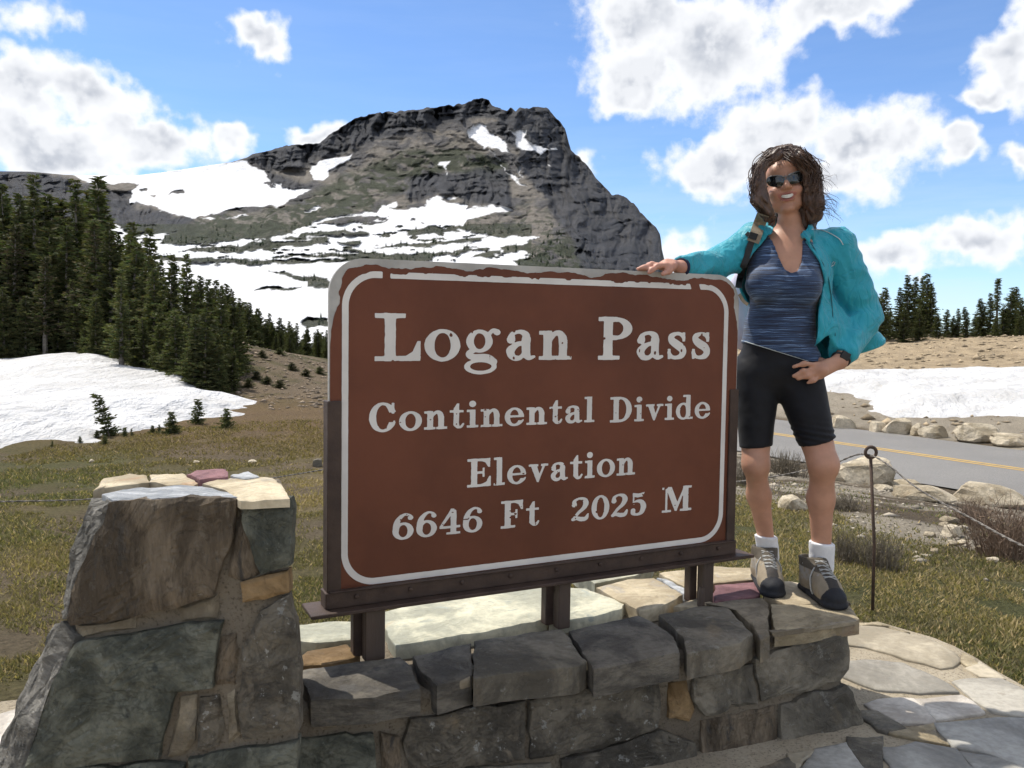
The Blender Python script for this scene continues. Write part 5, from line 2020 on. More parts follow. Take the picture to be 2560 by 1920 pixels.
BUSH = [bush_mesh(1, 420, .62, .55), bush_mesh(2, 300, .5, .36), bush_mesh(3, 240, .45, .30)]
for (px, yb, wpx, hpx, k, mt, lb) in [
        (2515, 1392, 240, 150, 0, TWIG, 'large leafless reddish bush beside the rope in front of the rounded boulder'),
        (2200, 1420, 150, 95, 1, TWIGG, 'low leafless brown bush behind the iron rod'),
        (2115, 1405, 110, 85, 2, TWIGG, 'low leafless brown bush beside the calf'),
        (1965, 1190, 130, 70, 1, TWIGG, 'sparse dry bush by the road seen between the legs'),
        (1875, 1215, 110, 90, 2, TWIGG, 'sparse dry bush beside the sign edge'),
        (2430, 1310, 120, 70, 2, TWIG, 'small reddish bush below the long flat boulder'),
        (2110, 1275, 120, 40, 2, TWIGG, 'flattened dry bush in the gravel behind the knee')]:
    c = hit(px, yb)
    o = link('bush', BUSH[k].copy(), None)
    o.data.materials.clear()
    o.data.materials.append(mt)
    o.location = (c.x, c.y, c.z)
    base_w, base_h = (1.25, .62) if k == 0 else ((1.0, .42) if k == 1 else (.9, .35))
    o.scale = (wpx / F * c.y / base_w, wpx / F * c.y / base_w, hpx / F * c.y / base_h)
    o.rotation_euler = (0, 0, rt.random() * 6)
    tag(o, lb, 'bush', 'leafless bushes by the road')

# ------------------------------------------------------------------ eye rod and rope
rod = empty('eye_rod', gz(2182, 1510, .0))
ft = gz(2182, 1510, .0)
ring_c = at(2178, 1131, ft.y)
mb = MB()
mb.tube([Vector((0, 0, -.05)), Vector((-.001, .002, .3)), Vector((ring_c.x - ft.x, .004, ring_c.z - ft.z - .028))], .0085, 8)
shaft = mb.build('shaft', RUSTST, rod, True)
mb = MB()
rc = ring_c - ft
mb.tube([Vector((rc.x + .027 * math.cos(a), rc.y + .004, rc.z + .027 * math.sin(a))) for a in np.linspace(-1.57, 4.71, 25)], .0085, 8, False)
mb.build('eye', RUSTST, rod, True)
tag(rod, 'rusty iron rod with a ring eye standing in the turf beside the path', 'rod')

ROPEM = simple_mat('worn_rope', (.09, .078, .066), .9, .3, 60.0, bump=.6, bscale=90, col2=(.27, .245, .22))


def rope_path(pts, n=14):
    q = catmull([tuple(p) for p in pts], n)
    return [Vector(p) for p in q]


def rope(name, pts, label, rad=.0046):
    q = rope_path(pts)
    # two strands twisted together
    mb = MB()
    fine = []
    for a, b in zip(q[:-1], q[1:]):
        k = max(1, int((b - a).length / .02))
        fine += [a.lerp(b, j / k) for j in range(k)]
    fine.append(q[-1])
    for ph in (0, math.pi):
        pts2, s_ = [], 0.0
        for i, p_ in enumerate(fine):
            t_ = (fine[min(i + 1, len(fine) - 1)] - fine[max(i - 1, 0)]).normalized()
            a_ = t_.cross(Vector((0, 0, 1))).normalized()
            b_ = a_.cross(t_)
            s_ = i * .02
            pts2.append(p_ + (a_ * math.cos(s_ * 75 + ph) + b_ * math.sin(s_ * 75 + ph)) * rad * .55)
        mb.tube(pts2, rad * .62, 5)
    o = mb.build(name, ROPEM, None, True)
    tag(o, label, 'rope')


eye = ring_c + Vector((-.012, .004, -.012))
rope('rope', [at(1700, 1215, 6.0), at(1880, 1200, 5.2), at(2060, 1166, 4.5), eye, at(2300, 1225, 3.75), at(2430, 1297, 3.35), at(2560, 1366, 3.0), at(2750, 1440, 2.7)], 'pale rope threaded through the iron eye and slanting down past the reddish bush')
rope('rope', [at(-400, 1262, 4.6), at(0, 1254, 5.0), at(240, 1247, 5.2), at(500, 1222, 5.6), at(820, 1172, 6.4), at(1100, 1120, 7.2)], 'dark rope stretched low across the brown meadow behind the pier', .0052)
# ------------------------------------------------------------------ the person: surfaces grown from joined, tapered volumes


def smin(a, b, k):
    h = np.clip(.5 + .5 * (a - b) / k, 0, 1)
    return a * (1 - h) + b * h - k * h * (1 - h)


class Model:
    def __init__(s):
        s.p = []

    def cap(s, a, b, ra, rb=None, k=.02, flat=None):
        """tapered capsule; flat=(axis, factor) squashes it along an axis"""
        a, b = np.array(a, float), np.array(b, float)
        rb = ra if rb is None else rb
        ab = b - a
        L2 = float(ab @ ab) + 1e-12

        def fn(P):
            q = P - a
            t = np.clip(q @ ab / L2, 0, 1)
            e = q - t[..., None] * ab
            if flat is not None:
                ax, f = flat
                ax = np.array(ax, float)
                ax = ax / np.linalg.norm(ax)
                e = e + (e @ ax)[..., None] * ax * (1 / f - 1)
            return np.linalg.norm(e, axis=-1) - (ra + (rb - ra) * t)
        s.p.append((fn, (a + b) / 2, np.linalg.norm(ab) / 2 + max(ra, rb), k))
        return s

    def ell(s, c, r, k=.02, R=None):
        c, r = np.array(c, float), np.array(r, float)

        def fn(P):
            q = P - c
            if R is not None:
                q = q @ R
            k0 = np.linalg.norm(q / r, axis=-1)
            k1 = np.linalg.norm(q / (r * r), axis=-1) + 1e-9
            return np.where(k0 < 1e-3, -r.min(), k0 * (k0 - 1) / k1)
        s.p.append((fn, c, r.max(), k))
        return s

    def chain(s, pts, rads, k=.02, flat=None):
        for i in range(len(pts) - 1):
            s.cap(pts[i], pts[i + 1], rads[i], rads[i + 1], k if i == 0 else .012, flat)
        return s

    def ev(s, P, idx=None):
        d = None
        for i in (range(len(s.p)) if idx is None else idx):
            e = s.p[i][0](P)
            d = e if d is None else smin(d, e, s.p[i][3])
        return d

    def grid(s, h, lo=None, hi=None, post=None, pad=.04):
        C = np.array([q[1] for q in s.p])
        Rr = np.array([q[2] for q in s.p])
        lo = (C - Rr[:, None]).min(0) - pad if lo is None else np.array(lo, float)
        hi = (C + Rr[:, None]).max(0) + pad if hi is None else np.array(hi, float)
        n = np.ceil((hi - lo) / h).astype(int) + 1
        d = np.full(n, .2, np.float32)
        Bk = 20
        for i in range(0, n[0], Bk):
            for j in range(0, n[1], Bk):
                for l in range(0, n[2], Bk):
                    e = np.minimum([i + Bk, j + Bk, l + Bk], n)
                    c = lo + h * (np.array([i, j, l]) + e - 1) / 2
                    hd = h * Bk * .87
                    near = np.nonzero(np.linalg.norm(C - c, axis=1) - Rr < hd + .07)[0]
                    if len(near) == 0:
                        continue
                    gx, gy, gzz = np.meshgrid(np.arange(i, e[0]), np.arange(j, e[1]), np.arange(l, e[2]), indexing='ij')
                    P = np.stack([gx, gy, gzz], -1) * h + lo
                    v = s.ev(P, near)
                    if post is not None:
                        v = post(P, v)
                    d[i:e[0], j:e[1], l:e[2]] = v
        return d, lo, h


def nets(d, lo, h):
    """naive surface nets"""
    s = d < 0
    n = np.array(d.shape)
    cnt = np.zeros(n - 1, np.int8)
    for a in (0, 1):
        for b in (0, 1):
            for c in (0, 1):
                cnt += s[a:n[0] - 1 + a, b:n[1] - 1 + b, c:n[2] - 1 + c]
    act = (cnt > 0) & (cnt < 8)
    I = np.argwhere(act)
    vid = np.full(n - 1, -1, np.int64)
    vid[act] = np.arange(len(I))
    acc = np.zeros((len(I), 3))
    num = np.zeros(len(I))
    cor = [(a, b, c) for a in (0, 1) for b in (0, 1) for c in (0, 1)]
    val = {c: d[I[:, 0] + c[0], I[:, 1] + c[1], I[:, 2] + c[2]] for c in cor}
    for c in cor:
        for ax in range(3):
            if c[ax] == 0:
                c2 = list(c)
                c2[ax] = 1
                c2 = tuple(c2)
                v1, v2 = val[c], val[c2]
                m = (v1 < 0) != (v2 < 0)
                t = np.where(m, v1 / np.where(m, v1 - v2, 1), 0)
                p = np.array(c, float)[None] + t[:, None] * (np.array(c2) - np.array(c))[None]
                acc += np.where(m[:, None], p, 0)
                num += m
    V = (I + acc / num[:, None]) * h + lo
    Q = []
    for ax in range(3):
        o1, o2 = [(1, 2), (2, 0), (0, 1)][ax]
        sl1 = [slice(None)] * 3
        sl2 = [slice(None)] * 3
        sl1[ax] = slice(0, n[ax] - 1)
        sl2[ax] = slice(1, n[ax])
        a, b = s[tuple(sl1)], s[tuple(sl2)]
        E_ = np.argwhere(a != b)
        E_ = E_[(E_[:, o1] > 0) & (E_[:, o2] > 0) & (E_[:, o1] < n[o1] - 1) & (E_[:, o2] < n[o2] - 1)]
        inside = a[E_[:, 0], E_[:, 1], E_[:, 2]]

        def cell(d1, d2):
            c = E_.copy()
            c[:, o1] += d1
            c[:, o2] += d2
            return vid[c[:, 0], c[:, 1], c[:, 2]]
        q = np.stack([cell(-1, -1), cell(0, -1), cell(0, 0), cell(-1, 0)], 1)
        q = np.where(inside[:, None], q, q[:, ::-1])
        Q.append(q)
    return V, np.concatenate(Q)


def relax(V, Q, it=2, w_=.5):
    """light smoothing of the net"""
    E_ = np.concatenate([Q[:, [0, 1]], Q[:, [1, 2]], Q[:, [2, 3]], Q[:, [3, 0]]])
    deg = np.bincount(E_[:, 0], minlength=len(V)) + np.bincount(E_[:, 1], minlength=len(V))
    for _ in range(it):
        S_ = np.zeros_like(V)
        for c in range(3):
            S_[:, c] = np.bincount(E_[:, 0], V[E_[:, 1], c], len(V)) + np.bincount(E_[:, 1], V[E_[:, 0], c], len(V))
        V = V * (1 - w_) + w_ * S_ / np.maximum(deg, 1)[:, None]
    return V


def grow(name, model, h, mat, parent, post=None, lo=None, hi=None, smooth=2, colors=None):
    d, lo, h = model.grid(h, lo, hi, post)
    V, Q = nets(d, lo, h)
    V = relax(V, Q, smooth)
    me = mesh_np(name, V - np.array(parent.location), Q.astype(np.int64), None if colors is None else colors(V))
    o = link(name, me, mat, parent, True)
    return o, V


# joints, read off the photograph and set at their distances
def J(px, py, Y):
    return np.array(at(px, py, Y))


PX_ = 3.2 / F     # metres per photo pixel at her distance
person = empty('person', (1.06, 3.18, WZ))
tag(person, 'smiling woman in turquoise jacket and dark knee shorts leaning on the brown sign', 'person')
bpy.context.view_layer.update()

pelvis, waist, chest = J(1945, 925, 3.22), J(1950, 815, 3.21), J(1966, 705, 3.21)
neckb, neckt = J(1982, 632, 3.22), J(1977, 548, 3.18)
shR, shL = J(1888, 605, 3.26), J(2086, 618, 3.25)
elR, wrR = J(1785, 664, 3.19), J(1700, 668, 3.02)
elL, wrL = J(2146, 792, 3.31), J(2100, 903, 3.13)
hipR, hipL = J(1890, 935, 3.22), J(1993, 935, 3.20)
knR, knL = J(1889, 1160, 3.16), J(2058, 1160, 3.07)
anR, anL = J(1920, 1375, 3.285), J(2054, 1400, 3.15)

# head frame
hu = Vector((-.150, .02, .985)).normalized()
hf = Vector((-.20, -.97, .0))
hf = (hf - hu * hf.dot(hu)).normalized()
hx = hf.cross(hu).normalized()            # to the picture's right is -hx or +hx
if hx.x < 0:
    hx = -hx
HC = J(1962, 449, 3.155)
HM = np.stack([np.array(hx), np.array(hf), np.array(hu)], 1)


def hl_(x, y, z):
    return HC + HM @ np.array([x, y, z]) - np.array(hf) * .07


def head_volumes(m, grow_=0.0):
    g = grow_
    m.ell(hl_(0, -.022, .030), (.073 + g, .090 + g, .086 + g), .03, HM)
    m.ell(hl_(0, .034, -.036), (.060 + g, .050 + g, .078 + g), .03, HM)
    m.ell(hl_(0, .060, -.108), (.027 + g, .026 + g, .017 + g), .022, HM)
    m.ell(hl_(0, .056, .032), (.052 + g, .030 + g, .032 + g), .03, HM)


body = Model()
head_volumes(body)
for sx in (-1, 1):
    body.ell(hl_(sx * .037, .062, -.043), (.023, .025, .020), .016, HM)
    body.ell(hl_(sx * .041, .028, -.086), (.018, .032, .022), .022, HM)
    body.ell(hl_(sx * .073, -.012, -.018), (.010, .018, .030), .008, HM)
body.cap(hl_(0, .084, .004), hl_(0, .103, -.028), .008, .0125, .010)
for sx in (-1, 1):
    body.ell(hl_(sx * .0125, .092, -.032), (.0085, .010, .008), .006, HM)
body.ell(hl_(0, .080, -.0530), (.028, .010, .0045), .005, HM)
body.ell(hl_(0, .078, -.0770), (.024, .010, .0055), .005, HM)
# neck, trunk
body.cap(neckt + np.array([.004, .028, 0]), neckb + np.array([0, .015, 0]), .044, .052, .022)
body.cap(neckb + np.array([0, .02, .02]), shR + np.array([.03, 0, 0]), .052, .045, .05)
body.cap(neckb + np.array([0, .02, .02]), shL - np.array([.03, 0, 0]), .052, .045, .05)
body.ell(chest + np.array([0, 0, .03]), (.142, .100, .155), .05)
body.ell(waist, (.122, .092, .14), .06)
body.ell(pelvis + np.array([0, .01, 0]), (.160, .112, .115), .06)
for c in (J(1912, 712, 3.125), J(2004, 716, 3.12)):
    body.ell(c, (.062, .052, .060), .045)
# legs
body.cap(hipR, knR, .080, .048, .03).cap(hipL, knL, .084, .052, .03)
body.ell(knR + np.array([0, -.012, 0]), (.040, .042, .046), .025).ell(knL + np.array([0, -.012, 0]), (.045, .045, .047), .025)
for kn, an, rr in ((knR, anR, (.040, .042, .028)), (knL, anL, (.044, .046, .032))):
    cf_ = kn + (an - kn) * .36 + np.array([0, .018, 0])
    body.cap(kn, cf_, rr[0], rr[1], .03).cap(cf_, an, rr[1], rr[2], .03)
# arms
body.cap(shR, elR, .046, .038, .03).cap(elR, wrR, .036, .026, .02)
body.cap(shL, elL, .046, .038, .03).cap(elL, wrL, .036, .027, .02)
# hand lying along the top edge of the sign
SZ = SH + SO.z


def top_pt(u, n, dz):
    p = sp(u, SH, n)
    return np.array((p.x, p.y, p.z + dz))


uH = suv(1660, 683)[0]
kn_c = top_pt(uH - .010, .004, .024)
body.cap(wrR, kn_c + np.array([.03, .01, .004]), .024, .027, .015, ((0, 0, 1), .72))
for q, (n0, du, n1, l, dz) in enumerate([(.030, .000, .030, .082, .0), (.010, .004, .008, .092, .002), (-.010, .002, -.016, .086, .001), (-.028, -.006, -.040, .066, -.002)]):
    a_ = top_pt(uH - .012 - du, n0, .022)
    b_ = top_pt(uH - .012 - du - l * .45, (n0 + n1) / 2 - .002, .023 + dz)
    c_ = top_pt(uH - .012 - du - l * .78, n1 * .9 + .004, .013)
    e_ = top_pt(uH - .012 - du - l, n1, .0085)
    if q == 0:      # the nearest finger drops over the front edge
        b_ = top_pt(uH - .048, .030, .018)
        c_ = top_pt(uH - .072, .030, .004)
        e_ = top_pt(uH - .084, .028, -.007)
    body.cap(kn_c + np.array([.015, .005, 0]), a_, .018, .0105, .010)
    body.chain([a_, b_, c_, e_], [.0098, .0088, .0080, .0068], .005)
th0 = kn_c + np.array([.035, -.018, -.004])
body.chain([th0, top_pt(uH - .004, .034, .002), top_pt(uH - .034, .040, -.010)], [.014, .0105, .0085], .012)
# hand on the hip
pal = J(2052, 925, 3.085)
body.cap(wrL, pal, .026, .031, .02, ((.1, -1, .1), .62))
for (x0, y0, x1, y1, x2, y2, r0) in [(2040, 912, 2010, 909, 1984, 917, .0092), (2040, 922, 2008, 928, 1984, 940, .0096), (2044, 931, 2018, 940, 1995, 947, .0096), (2050, 941, 2034, 951, 2020, 957, .0086)]:
    body.cap(pal, J(x0, y0, 3.088), .022, r0 * 1.15, .010)
    body.chain([J(x0, y0, 3.086), J(x1, y1, 3.070), J(x2, y2, 3.075)], [r0, r0 * .92, r0 * .76], .005)
body.chain([J(2070, 908, 3.11), J(2052, 902, 3.15), J(2036, 905, 3.17)], [.013, .011, .009], .01)
# feet inside the boots
toeR, toeL = np.array([.985, 3.095, WZ + .035]), np.array([1.165, 2.935, WZ + .035])
heelR, heelL = np.array([1.006, 3.285, WZ + .035]), np.array([1.152, 3.150, WZ + .035])
body.cap(anR, heelR + np.array([0, -.02, .02]), .034, .03, .02).cap(heelR + np.array([0, -.03, .01]), toeR + np.array([0, .05, -.005]), .03, .022, .02)
body.cap(anL, heelL + np.array([0, -.02, .02]), .036, .03, .02).cap(heelL + np.array([0, -.03, .01]), toeL + np.array([0, .05, -.005]), .03, .022, .02)


def skin_mat():
    m, t, bs = new_mat('skin')
    c = t.n('ShaderNodeTexCoord').outputs['Object']
    a = t.n('ShaderNodeAttribute', attribute_name='col')
    k = t.ramp(t.noise(c, 22.0, 4, .6), .3, .7, .90, 1.10, smooth=False)
    t.put(bs.inputs['Base Color'], t.scale(a.outputs['Color'], k))
    bs.inputs['Roughness'].default_value = .48
    bs.inputs['Specular IOR Level'].default_value = .35
    bs.inputs['Subsurface Weight'].default_value = .12
    bs.inputs['Subsurface Radius'].default_value = (.012, .005, .003)
    bs.inputs['Subsurface Scale'].default_value = .6
    return m


def skin_cols(V):
    c = np.tile(np.array([.47, .250, .165]), (len(V), 1))
    q = (V - (HC - np.array(hf) * .07)) @ HM
    lip = np.hypot(q[:, 0] / .033, (q[:, 2] + .066 - 9.0 * q[:, 0] ** 2) / .0165)
    c = np.where(((lip < 1) & (q[:, 1] > .06))[:, None], np.array([.36, .135, .110])[None], c)
    cheek = np.exp(-((np.abs(q[:, 0]) - .038) ** 2 + (q[:, 2] + .045) ** 2) / .0006) * (q[:, 1] > .04)
    c = c * (1 - .35 * cheek[:, None]) + np.array([.56, .245, .18])[None] * .35 * cheek[:, None]
    hand = (V[:, 2] < SZ + .06) & (V[:, 0] < .80) & (V[:, 2] > 1.4)
    c = np.where(hand[:, None], np.array([.50, .255, .185])[None], c)
    return c


SKIN = skin_mat()
bodyo, BV = grow('body', body, .0042, SKIN, person, colors=skin_cols, smooth=2)

# teeth
vs, fs = [], []
nT = 12
for i in range(nT + 1):
    f = i / nT * 2 - 1
    x = f * .0285
    y = .0915 - .020 * f * f
    zc = -.0650 + .0110 * f * f
    hh = .0066 * math.sqrt(max(0, 1 - f * f)) + .0004
    for s_ in (1, -1):
        p = hl_(x, y, zc + s_ * hh * (.8 if s_ > 0 else 1.0))
        vs.append(p - np.array(person.location))
for i in range(nT):
    fs.append([2 * i, 2 * i + 1, 2 * i + 3, 2 * i + 2])
me = bpy.data.meshes.new('teeth')
me.from_pydata([tuple(v) for v in vs], [], fs)
link('teeth', me, simple_mat('teeth', (.72, .68, .60), .3, .05, 40), person, True)

# ---- shirt
torso = Model()
for q in body.p:
    pass
torso.ell(chest + np.array([0, 0, .03]), (.150, .108, .160), .05)
torso.cap(neckb + np.array([0, .02, .0]), shR + np.array([.03, 0, -.01]), .052, .050, .05)
torso.cap(neckb + np.array([0, .02, .0]), shL - np.array([.03, 0, .01]), .052, .050, .05)
torso.ell(waist + np.array([0, 0, -.01]), (.136, .104, .15), .06)
torso.ell(pelvis + np.array([-.004, .01, .02]), (.168, .122, .115), .06)
for c in (J(1910, 712, 3.122), J(2006, 716, 3.117)):
    torso.ell(c, (.068, .058, .064), .05)

hemA, hemB = J(1840, 846, 3.1), J(2046, 910, 3.1)
hem_n = np.array([-(hemB[2] - hemA[2]), 0, hemB[0] - hemA[0]])
hem_n /= np.linalg.norm(hem_n)
vneck = [np.array(at(*p, 3.12))[[0, 2]] for p in [(1936, 540), (1940, 600), (1948, 645), (1959, 674), (1973, 684), (1988, 679), (2002, 655), (2009, 615), (2016, 540)]]


def folds(P, amp, sx, sy, sz, seed):
    return amp * (fbm(P[..., 0] * sx, P[..., 1] * sy, P[..., 2] * sz, oct=3, seed=seed) - .5) * 2


def shirt_post(P, d):
    drape = np.clip((chest[2] - .03 - P[..., 2]) / .25, 0, 1)
    d = d + folds(P, .010, 7, 7, 16, 601) * drape + folds(P, .004, 20, 20, 30, 602)
    h = (P - hemA) @ hem_n
    d = np.maximum(d, -h)
    sdn = polysd(P[..., 0], P[..., 2], vneck)
    d = np.where(P[..., 1] < neckb[1] + .06, np.maximum(d, sdn), d)
    d = np.maximum(d, (P[..., 2] - neckb[2] - .07))
    return d


def shirt_mat():
    m, t, bs = new_mat('heathered_blue_knit')
    c = t.n('ShaderNodeTexCoord').outputs['Object']
    cs = t.v('MULTIPLY', c, (7.0, 7.0, 260.0))
    w1 = t.noise(c, 14.0, 3, .5, out=1)
    cs = t.v('ADD', cs, t.v('MULTIPLY', w1, (0, 0, 3.0)))
    n = t.noise(cs, 1.0, 3, .6)
    col = t.mix(t.ramp(n, .40, .52), (.007, .013, .036), (.022, .050, .115))
    col = t.mix(t.ramp(n, .56, .68), col, (.16, .25, .42))
    t.put(bs.inputs['Base Color'], col)
    bs.inputs['Roughness'].default_value = .75
    bs.inputs['Sheen Weight'].default_value = .2
    b = t.n('ShaderNodeBump')
    b.inputs['Strength'].default_value = .25
    b.inputs['Distance'].default_value = .002
    t.put(b.inputs['Height'], n)
    t.put(bs.inputs['Normal'], b.outputs[0])
    return m


shirto, _ = grow('shirt', torso, .0046, shirt_mat(), person, shirt_post)

# ---- shorts
shorts = Model()
shorts.ell(pelvis + np.array([0, .012, .0]), (.163, .120, .122), .04)
shorts.cap(hipR, knR, .089, .054, .022).cap(hipL, knL, .094, .059, .022)
shorts.ell(waist + np.array([0, 0, -.06]), (.132, .100, .08), .05)
hR, hL = J(1890, 1117, 3.16), J(2054, 1106, 3.07)


def shorts_post(P, d):
    near = np.exp(-((P[..., 2] - hL[2] - .03) / .035) ** 2) * (P[..., 0] > (hR[0] + hL[0]) / 2)
    d = d + .0035 * np.sin((P[..., 2] + .15 * P[..., 0]) * 300) * near + folds(P, .004, 14, 14, 22, 611)
    midx = pelvis[0] + (P[..., 2] - pelvis[2]) * -.04
    left = P[..., 0] > (hR[0] + hL[0]) / 2 - .02
    cutR = (hR[2] - .10 * (P[..., 0] - hR[0]) * -1.0) - P[..., 2]
    cutL = (hL[2] + .28 * (P[..., 0] - hL[0])) - P[..., 2]
    d = np.maximum(d, np.where(left, cutL, cutR))
    return np.maximum(d, P[..., 2] - waist[2] - .01)


SHORT = simple_mat('black_stretch_fabric', (.0065, .0065, .0085), .65, .15, 40, bump=.15, bscale=300, bdist=.001, spec=.25, sheen=.06)
grow('shorts', shorts, .0048, SHORT, person, shorts_post)

# ---- jacket
jk = Model()
jk.ell(chest + np.array([.0, .015, .02]), (.172, .135, .165), .06)
jk.ell(J(1985, 815, 3.23), (.165, .135, .15), .06)
jk.ell(J(2066, 850, 3.27), (.105, .115, .13), .07)
jk.cap(J(2080, 800, 3.34), J(2178, 862, 3.38), .07, .055, .05)
jk.cap(neckb + np.array([0, .03, .03]), shR + np.array([.02, 0, .012]), .050, .056, .05)
jk.cap(neckb + np.array([0, .03, .03]), shL + np.array([-.02, 0, .012]), .050, .060, .05)
jk.chain([shR, elR, wrR + (elR - wrR) * .10], [.068, .060, .040], .05)
jk.chain([shL + np.array([0, -.01, 0]), elL + np.array([.004, -.03, 0]), wrL + (elL - wrL) * .22 + np.array([.004, .0, .0])], [.078, .072, .052], .022)
# open collar, standing either side of the neck
for pts in ([J(2010, 552, 3.24), J(2020, 580, 3.18), J(2014, 600, 3.13)], [J(1946, 556, 3.24), J(1938, 580, 3.18), J(1938, 598, 3.13)]):
    jk.chain(pts, [.022, .020, .014], .02)
jk.chain([J(2010, 552, 3.24), J(1980, 545, 3.30), J(1946, 556, 3.24)], [.022, .022, .022], .02)

op = [np.array(at(*p, 3.10))[[0, 2]] for p in [(1948, 480), (1950, 560), (1944, 572), (1924, 598), (1895, 632), (1877, 660), (1864, 688), (1856, 715), (1855, 740), (1859, 756), (1848, 800), (1830, 850), (1780, 1000), (2050, 1000), (2043, 908), (2042, 865), (2046, 790), (2064, 720), (2068, 706), (2053, 655), (2031, 618), (2010, 580), (2008, 560), (2010, 480)]]
hem1, hem2 = J(2078, 932, 3.2), J(2208, 868, 3.3)
jn = np.array([-(hem2[2] - hem1[2]), 0, hem2[0] - hem1[0]])
jn /= np.linalg.norm(jn)
axR, axL = (elR - shR), (wrL - elL)


def jk_post(P, d):
    # fabric folds: across the sleeves and down the skirt
    arm = np.clip((P[..., 0] - (shL[0] + .02)) / .05, 0, 1)
    armR = np.clip(((shR[0] + .01) - P[..., 0]) / .05, 0, 1)
    f1 = fbm(P[..., 0] * 6 + P[..., 2] * 8, P[..., 1] * 6, P[..., 2] * 13 - P[..., 0] * 7, oct=2, seed=621)
    f2 = fbm(P[..., 0] * 26 + P[..., 2] * 10, P[..., 1] * 12, P[..., 2] * 7, oct=2, seed=622)
    ridge_ = 1 - np.abs(2 * f1 - 1)
    ridge2 = 1 - np.abs(2 * f2 - 1)
    d = d - (arm + armR).clip(0, 1) * (.022 * (ridge_ - .72)) - (1 - (arm + armR).clip(0, 1)) * .022 * (ridge2 - .68) - folds(P, .006, 6, 6, 6, 623)
    # gathered cuff
    cuff = np.exp(-(np.linalg.norm(P - wrR, axis=-1) / .05) ** 2)
    d = d + .0035 * np.sin((P[..., 0]) * 330) * cuff
    inner = d + .0115
    d = np.maximum(d, -inner)
    h = (P - hem1) @ jn
    low = np.minimum(h, P[..., 2] - (hem1[2] - .004))
    d = np.maximum(d, -np.where(P[..., 0] > hem1[0], h, P[..., 2] - hem1[2]))
    o_ = polysd(P[..., 0], P[..., 2], op)
    d = np.where(P[..., 1] < neckb[1] + .03, np.maximum(d, o_), d)
    # neck and sleeve mouths
    nk = np.linalg.norm((P - neckb)[..., :2], axis=-1) - .062
    d = np.where(P[..., 2] > neckb[2] - .01, np.maximum(d, -nk), d)
    # sleeve mouths
    for w_, e_, o in ((wrR, elR, .006), (wrL, elL, .028)):
        ax = (w_ - e_) / np.linalg.norm(w_ - e_)
        t = (P - w_) @ ax + o
        nearw = np.linalg.norm(P - w_, axis=-1) < .11
        d = np.where(nearw, np.maximum(d, t), d)
    return d


JKM = simple_mat('turquoise_shell_fabric', (.018, .320, .410), .55, .06, 6.0, bump=.12, bscale=120, bdist=.002, spec=.35, sheen=.15)
jt = NT(JKM.node_tree)
jbs = JKM.node_tree.nodes['Principled BSDF']
jc = jt.n('ShaderNodeTexCoord').outputs['Object']
jb_ = jt.n('ShaderNodeBump')
jb_.inputs['Strength'].default_value = .55
jb_.inputs['Distance'].default_value = .02
jr = jt.m('ABSOLUTE', jt.m('SUBTRACT', jt.noise(jt.v('MULTIPLY', jc, (1.0, 1.0, .7)), 15.0, 3, .5, 1.2), .5))
jt.put(jb_.inputs['Height'], jt.m('POWER', jr, .6))
jt.put(jbs.inputs['Normal'], jb_.outputs[0])
jko, JV = grow('jacket', jk, .0046, JKM, person, jk_post, smooth=2)

# ---- socks and boots
SOCK = simple_mat('white_sock_knit', (.72, .72, .73), .9, .05, 30, bump=.5, bscale=150, bdist=.003)
for an, yt in ((anR, 1337), (anL, 1353)):
    sk = Model()
    topz = at(1985, yt, an[1]).z
    kn_ = knR if an is anR else knL
    up_ = (kn_ - an) / np.linalg.norm(kn_ - an)
    ra_ = .041 if an is anR else .045
    sk.cap(an - up_ * .03, an + up_ * ((topz - an[2]) + .03), ra_, ra_ + .003, .02)

    def sock_post(P, d, topz=topz, ax0=an[0]):
        return np.maximum(d + folds(P, .002, 12, 12, 60, 631), P[..., 2] - topz + .10 * (P[..., 0] - ax0))
    grow('sock', sk, .004, SOCK, person, sock_post)

BOOTM = attr_mat('boot_leather_and_rubber', rough=.75, bump=.3, bscale=90, bdist=.004, var=.18, vscale=30, spec=.35)
LACE = simple_mat('grey_lace', (.42, .42, .40), .8, .15, 90, bump=.4, bscale=300)
from mathutils.bvhtree import BVHTree


